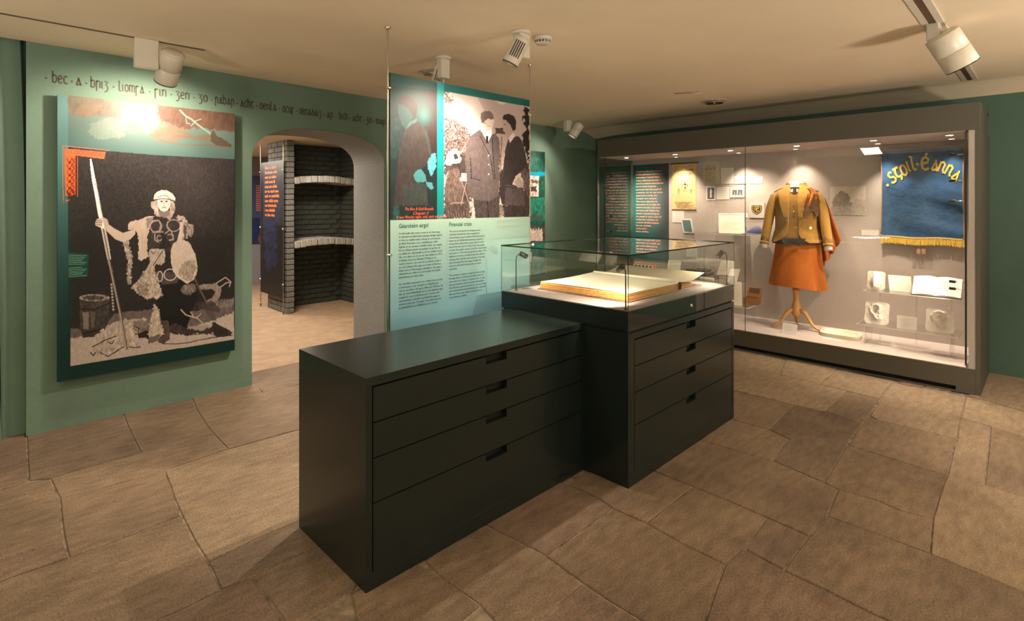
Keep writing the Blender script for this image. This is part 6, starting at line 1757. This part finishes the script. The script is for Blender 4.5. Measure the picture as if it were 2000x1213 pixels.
# ================================================================== CEILING FITTINGS
def seam_track(x0, x1, y0, y1, label, wd=.05, slot=True):
    t = thing('lighting_track', label, 'track', ((x0 + x1) / 2, (y0 + y1) / 2, CZ - .008))
    m_ = MB(); 
    m_.box((x0, y0, CZ - .006), (x1, y0 + wd * .32, CZ - .0003)); m_.box((x0, y1 - wd * .32, CZ - .006), (x1, y1, CZ - .0003)); m_.build('rail', M['white_metal'] if wd > .05 else M['leather'], t)
    m_ = MB(); m_.box((x0, y0 + wd * .32, CZ - .003), (x1, y1 - wd * .32, CZ - .0004)); m_.build('slot', M['leather'], t)
    return t
seam_track(-2.0, 1.11, 4.051, 4.061, 'thin ceiling track above the warrior poster', wd=.010)
seam_track(1.5, 5.94, .43, .53, 'pale ceiling track with dark slot at upper right', wd=.10)

def head_spot(name, label, at, box, head_c, aim, r, L_, ribs=False, energy=20, angle=60, on=True, tilt_off=(0, 0, 0), spill=0, body='white_metal', color=WARM):
    """track spotlight: mounting box, swivel arm, cylinder head with a bezel, lens and its own lamp"""
    t = thing(name, label, 'spotlight', (at[0], at[1], CZ))
    bx, by, bz = box
    if ribs:
        m_ = MB(); m_.lathe([(.0, 0), (.058, 0), (.058, -.014), (.050, -.020), (0, -.020)], (at[0], at[1], CZ - .0005), seg=24); m_.build('ceiling_rose', M[body], t)
    m_ = MB(); m_.box((at[0] - bx / 2, at[1] - by / 2, CZ - bz), (at[0] + bx / 2, at[1] + by / 2, CZ - (.018 if ribs else .0005)), bev=.005); m_.build('mounting_box', M[body], t)
    c = Vector(head_c); d = (Vector(aim) - c).normalized()
    m_ = MB(); e = Vector((at[0], at[1], CZ - bz * .72)); m_.tube([e, c], .011, 10); m_.build('swivel_arm', M[body], t)
    a = c - d * L_ * .5
    m_ = MB(); m_.lathe([(0, -.010), (r * .80, -.010), (r * .84, -.006), (r * .85, 0), (r * .97, .0), (r, .008), (r, L_ * .525), (r * .96, L_ * .53), (r * .96, L_ * .545), (0, L_ * .545)], a, d, seg=32)
    hd_ = m_.build('head', M[body], t)
    m_ = MB(); m_.lathe([(r * .90, L_ * .535), (r * .985, L_ * .535), (r, L_ * .545), (r, L_ - .004), (r * .97, L_), (r * .90, L_), (r * .86, L_ - .03)], a, d, seg=32); m_.build('front_ring', M[body], t)
    m_ = MB(); m_.lathe([(r * .97, L_ + .0005), (r * 1.0, L_ + .001), (r, L_ - .006)], a, d, seg=32); m_.lathe([(r * .86, L_ - .03), (r * .9, L_ + .001)], a, d, seg=32); m_.build('bezel', M['dark_metal'], t)
    m_ = MB(); m_.lathe([(0, L_ - .028), (r * .86, L_ - .028)], a, d, seg=24); m_.build('lens', M['lens'] if on else M['lens_dim'], t)
    if ribs:
        m_ = MB(); n_ = Vector((0, 0, 1.5)) - c; n_ = (n_ - d * n_.dot(d)).normalized(); s = d.cross(n_); cam_side = 1
        for k in range(-2, 3):
            q0 = a + s * k * r * .26 + n_ * cam_side * r * 1.0 * math.sqrt(max(.1, 1 - (k * .26) ** 2)); m_.tube([q0 + d * L_ * .15, q0 + d * L_ * .75], .0035, 6)
        m_.build('cooling_slot', M['dark_metal'], t)
    p = c + d * (L_ * .5 + .03)
    light('spot_lamp', 'SPOT', p, p + d, energy, color, .018, angle, .75)
    if spill: light('spot_spill', 'SPOT', p, p + d, spill, color, .035, 150, .6)
    return t
head_spot('track_spotlight', 'cream track spotlight hanging in front of the warrior poster', (.775, 4.056), (.13, .05, .185), (.905, 4.07, 2.385), (.85, 4.60, 1.75), .068, .215, energy=17, angle=82, spill=34)
head_spot('ceiling_spotlight', 'white ceiling spotlight just above the top edge of the hanging panel', (2.36, 3.05), (.075, .06, .155), (2.36, 3.10, 2.405), (2.0, 3.6, 0.0), .046, .15, ribs=True, energy=110, angle=100, spill=10)
head_spot('ceiling_spotlight', 'white ceiling spotlight with cooling slots next to the smoke detector', (2.345, 2.265), (.085, .07, .165), (2.285, 2.25, 2.405), (1.95, 2.78, 1.2), .050, .165, ribs=True, energy=66, angle=112, spill=5)
head_spot('track_spotlight', 'cream spotlight mounted near the far corner of the ceiling', (5.27, 4.28), (.10, .06, .14), (5.33, 4.20, 2.41), (4.75, 4.66, 1.3), .060, .18, energy=40, angle=80, spill=8)
head_spot('track_spotlight', 'large cream track spotlight at upper right with a glowing lens', (3.95, .48), (.10, .06, .10), (3.97, .40, 2.375), (4.9, -.75, .0), .085, .215, energy=80, angle=85)

def smoke(c):
    t = thing('smoke_detector', 'round white smoke detector on the ceiling between spotlights', 'smoke detector', (c[0], c[1], CZ))
    m_ = MB(); m_.lathe([(0, 0), (.058, 0), (.060, -.010), (.056, -.022), (.048, -.026)], (c[0], c[1], CZ - .0005), seg=32); m_.build('base', M['white_metal'], t)
    m_ = MB(); m_.lathe([(.034, -.026), (.034, -.040), (.0, -.040)], (c[0], c[1], CZ), seg=24); m_.build('chamber', M['dark_metal'], t)
    m_ = MB()
    for k in range(12):
        a = k * math.pi / 6; m_.box((c[0] + .037 * math.cos(a) - .004, c[1] + .037 * math.sin(a) - .004, CZ - .042), (c[0] + .037 * math.cos(a) + .004, c[1] + .037 * math.sin(a) + .004, CZ - .022))
    m_.lathe([(.044, -.040), (.040, -.046), (.0, -.048)], (c[0], c[1], CZ), seg=24); m_.lathe([(.044, -.040), (.030, -.040)], (c[0], c[1], CZ), seg=24); m_.build('cap', M['white_metal'], t)
smoke((2.515, 2.245))
def downlight(c, label):
    t = thing('recessed_downlight', label, 'downlight', (c[0], c[1], CZ - .006), None)
    m_ = MB(); m_.lathe([(.085, -.0015), (.098, -.003), (.118, -.004), (.122, -.0005)], (c[0], c[1], CZ), seg=40); m_.build('trim_ring', M['white_metal'], t)
    m_ = MB(); m_.lathe([(.085, -.0015), (.075, .004), (.05, .018), (.0, .022)], (c[0], c[1], CZ - .026), seg=36); m_.build('reflector', M['chrome'], t)
    m_ = MB(); m_.tube([(c[0] - .05, c[1] - .02, CZ - .018), (c[0] + .05, c[1] + .02, CZ - .018)], .008, 8); m_.build('tube_lamp', M['white_metal'], t)
downlight((2.56, 3.43), 'recessed downlight with mirror reflector behind the hanging panel')
downlight((5.32, 2.415), 'recessed downlight with mirror reflector alone on the right of the ceiling')
m_ = MB(); c = Vector((4.70, 2.38, CZ - .006))
m_.tube([c + Vector((-.02, .13, 0)), c + Vector((.03, .05, 0)), c + Vector((.02, .02, 0)), c + Vector((.08, -.06, 0))], .004, 6); m_.tube([c + Vector((.0, .02, -.004)), c + Vector((.09, .0, -.002)), c + Vector((.11, -.08, 0))], .004, 6)
solo(m_, 'ceiling_hook', M['steel'], (4.7, 2.38, CZ - .01), 'small bent wire hook on the ceiling near the right downlight', 'hook')

# ================================================================== BACK ROOM PANELS
XP = 2.955
t = thing('quote_panel', 'dark hanging panel of glowing orange text seen through the arch', 'display panel', (XP, 7.75, .215))
m_ = MB(); m_.box((XP, 7.335, .215), (XP + .010, 8.125, 2.085)); m_.build('board', M['black'], t)
I = Ink('x', XP - .0008, 7.335, 8.125, .215, 2.085, 60, 130)
I.put(np.arange(len(I.U)), (.10, .09, .10), 1, nz=.4, nsc=3)
I.poly([(514, 310), (560, 310), (560, 440), (514, 440)], (.16, .17, .24), 1, nz=.2, nsc=5)
I.poly([(514, 425), (540, 430), (538, 520), (518, 530)], (.12, .16, .28), .8, warp=5, wsc=4, nz=.5, nsc=2)
I.build('printed_face', t)
mb = MB()
qt = ['Bec a bríg', 'liomsa sin', 'cen co rabar', 'acht aon lá', 'agus aon oíche', 'ar an saol seo', 'ach go mairfidh', 'mo chlú agus', 'mo ghníomhartha', 'i mo dhiaidh', 'go deo deo.']
for i, ln in enumerate(qt):
    p = on_x(517.5, 331 + i * 9.1, XP - .0016); e_ = on_x((540, 541, 540, 537, 541, 544, 545, 543, 540, 537, 537)[i], 331, XP - .0016)
    mb = MB(); put_text(mb, ln, p, (0, -1, 0), .058, width=p.y - e_.y, bold=.03); mb.build('text_line', M['orange_ink'], t)
for yy, lab in ((8.135, 'far'), (7.325, 'near')):
    t = thing('suspension_pole', 'slim steel pole at the ' + lab + ' edge of the dark quote panel', 'pole', (XP + .004, yy, 0))
    m_ = MB(); m_.lathe([(.006, .03), (.006, 2.358)], (XP + .004, yy, 0), seg=8); m_.build('rod', M['steel'], t)
    m_ = MB(); m_.lathe([(.012, 0), (.012, .05), (.006, .055)], (XP + .004, yy, 0), seg=10); m_.build('foot', M['steel'], t)
    for z in (.40, 1.15, 1.95):
        m_ = MB(); m_.lathe([(0, -.014), (.011, -.014), (.011, .012), (0, .012)], (XP + .002, yy, z), (1, 0, 0), seg=10); m_.build('clamp', M['chrome'], t)
YF = 10.332
t = thing('wall_panel', 'blue grey text panel on the far wall of the back room', 'text panel', (3.7, YF, .76))
m_ = MB(); m_.box((3.35, YF, .757), (4.12, 10.35, 2.005)); m_.build('board', M['photo_blue'], t)
I = Ink('y', YF - .001, 3.35, 4.12, .757, 2.005, 60, 90)
I.put(np.arange(len(I.U)), (.30, .34, .50), 1)
I.poly([(480, 425), (530, 425), (530, 480), (480, 480)], (.16, .19, .38), .8); I.poly([(505, 462), (512, 452), (520, 462), (520, 476), (505, 476)], (.50, .34, .22), 1, warp=2, nz=.3)
I.build('printed_face', t)
mb = MB()
for k in range(12):
    p = on_y(500, 362 + k * 4.3, YF - .0018); mb.quad((p.x, p.y, p.z), (p.x + .28 - .03 * (k % 3), p.y, p.z), (p.x + .28 - .03 * (k % 3), p.y, p.z - .022), (p.x, p.y, p.z - .022))
mb.build('text_lines', M['salmon_ink'], t)
light('back_spot', 'SPOT', (2.2, 7.2, 2.2), (2.96, 7.85, 1.5), 30, (1, .8, .6), .04, 60, .8)
light('back_spot', 'SPOT', (3.2, 6.6, 2.25), (3.7, 7.8, 1.25), 10, (1, .9, .75), .04, 36, .3)
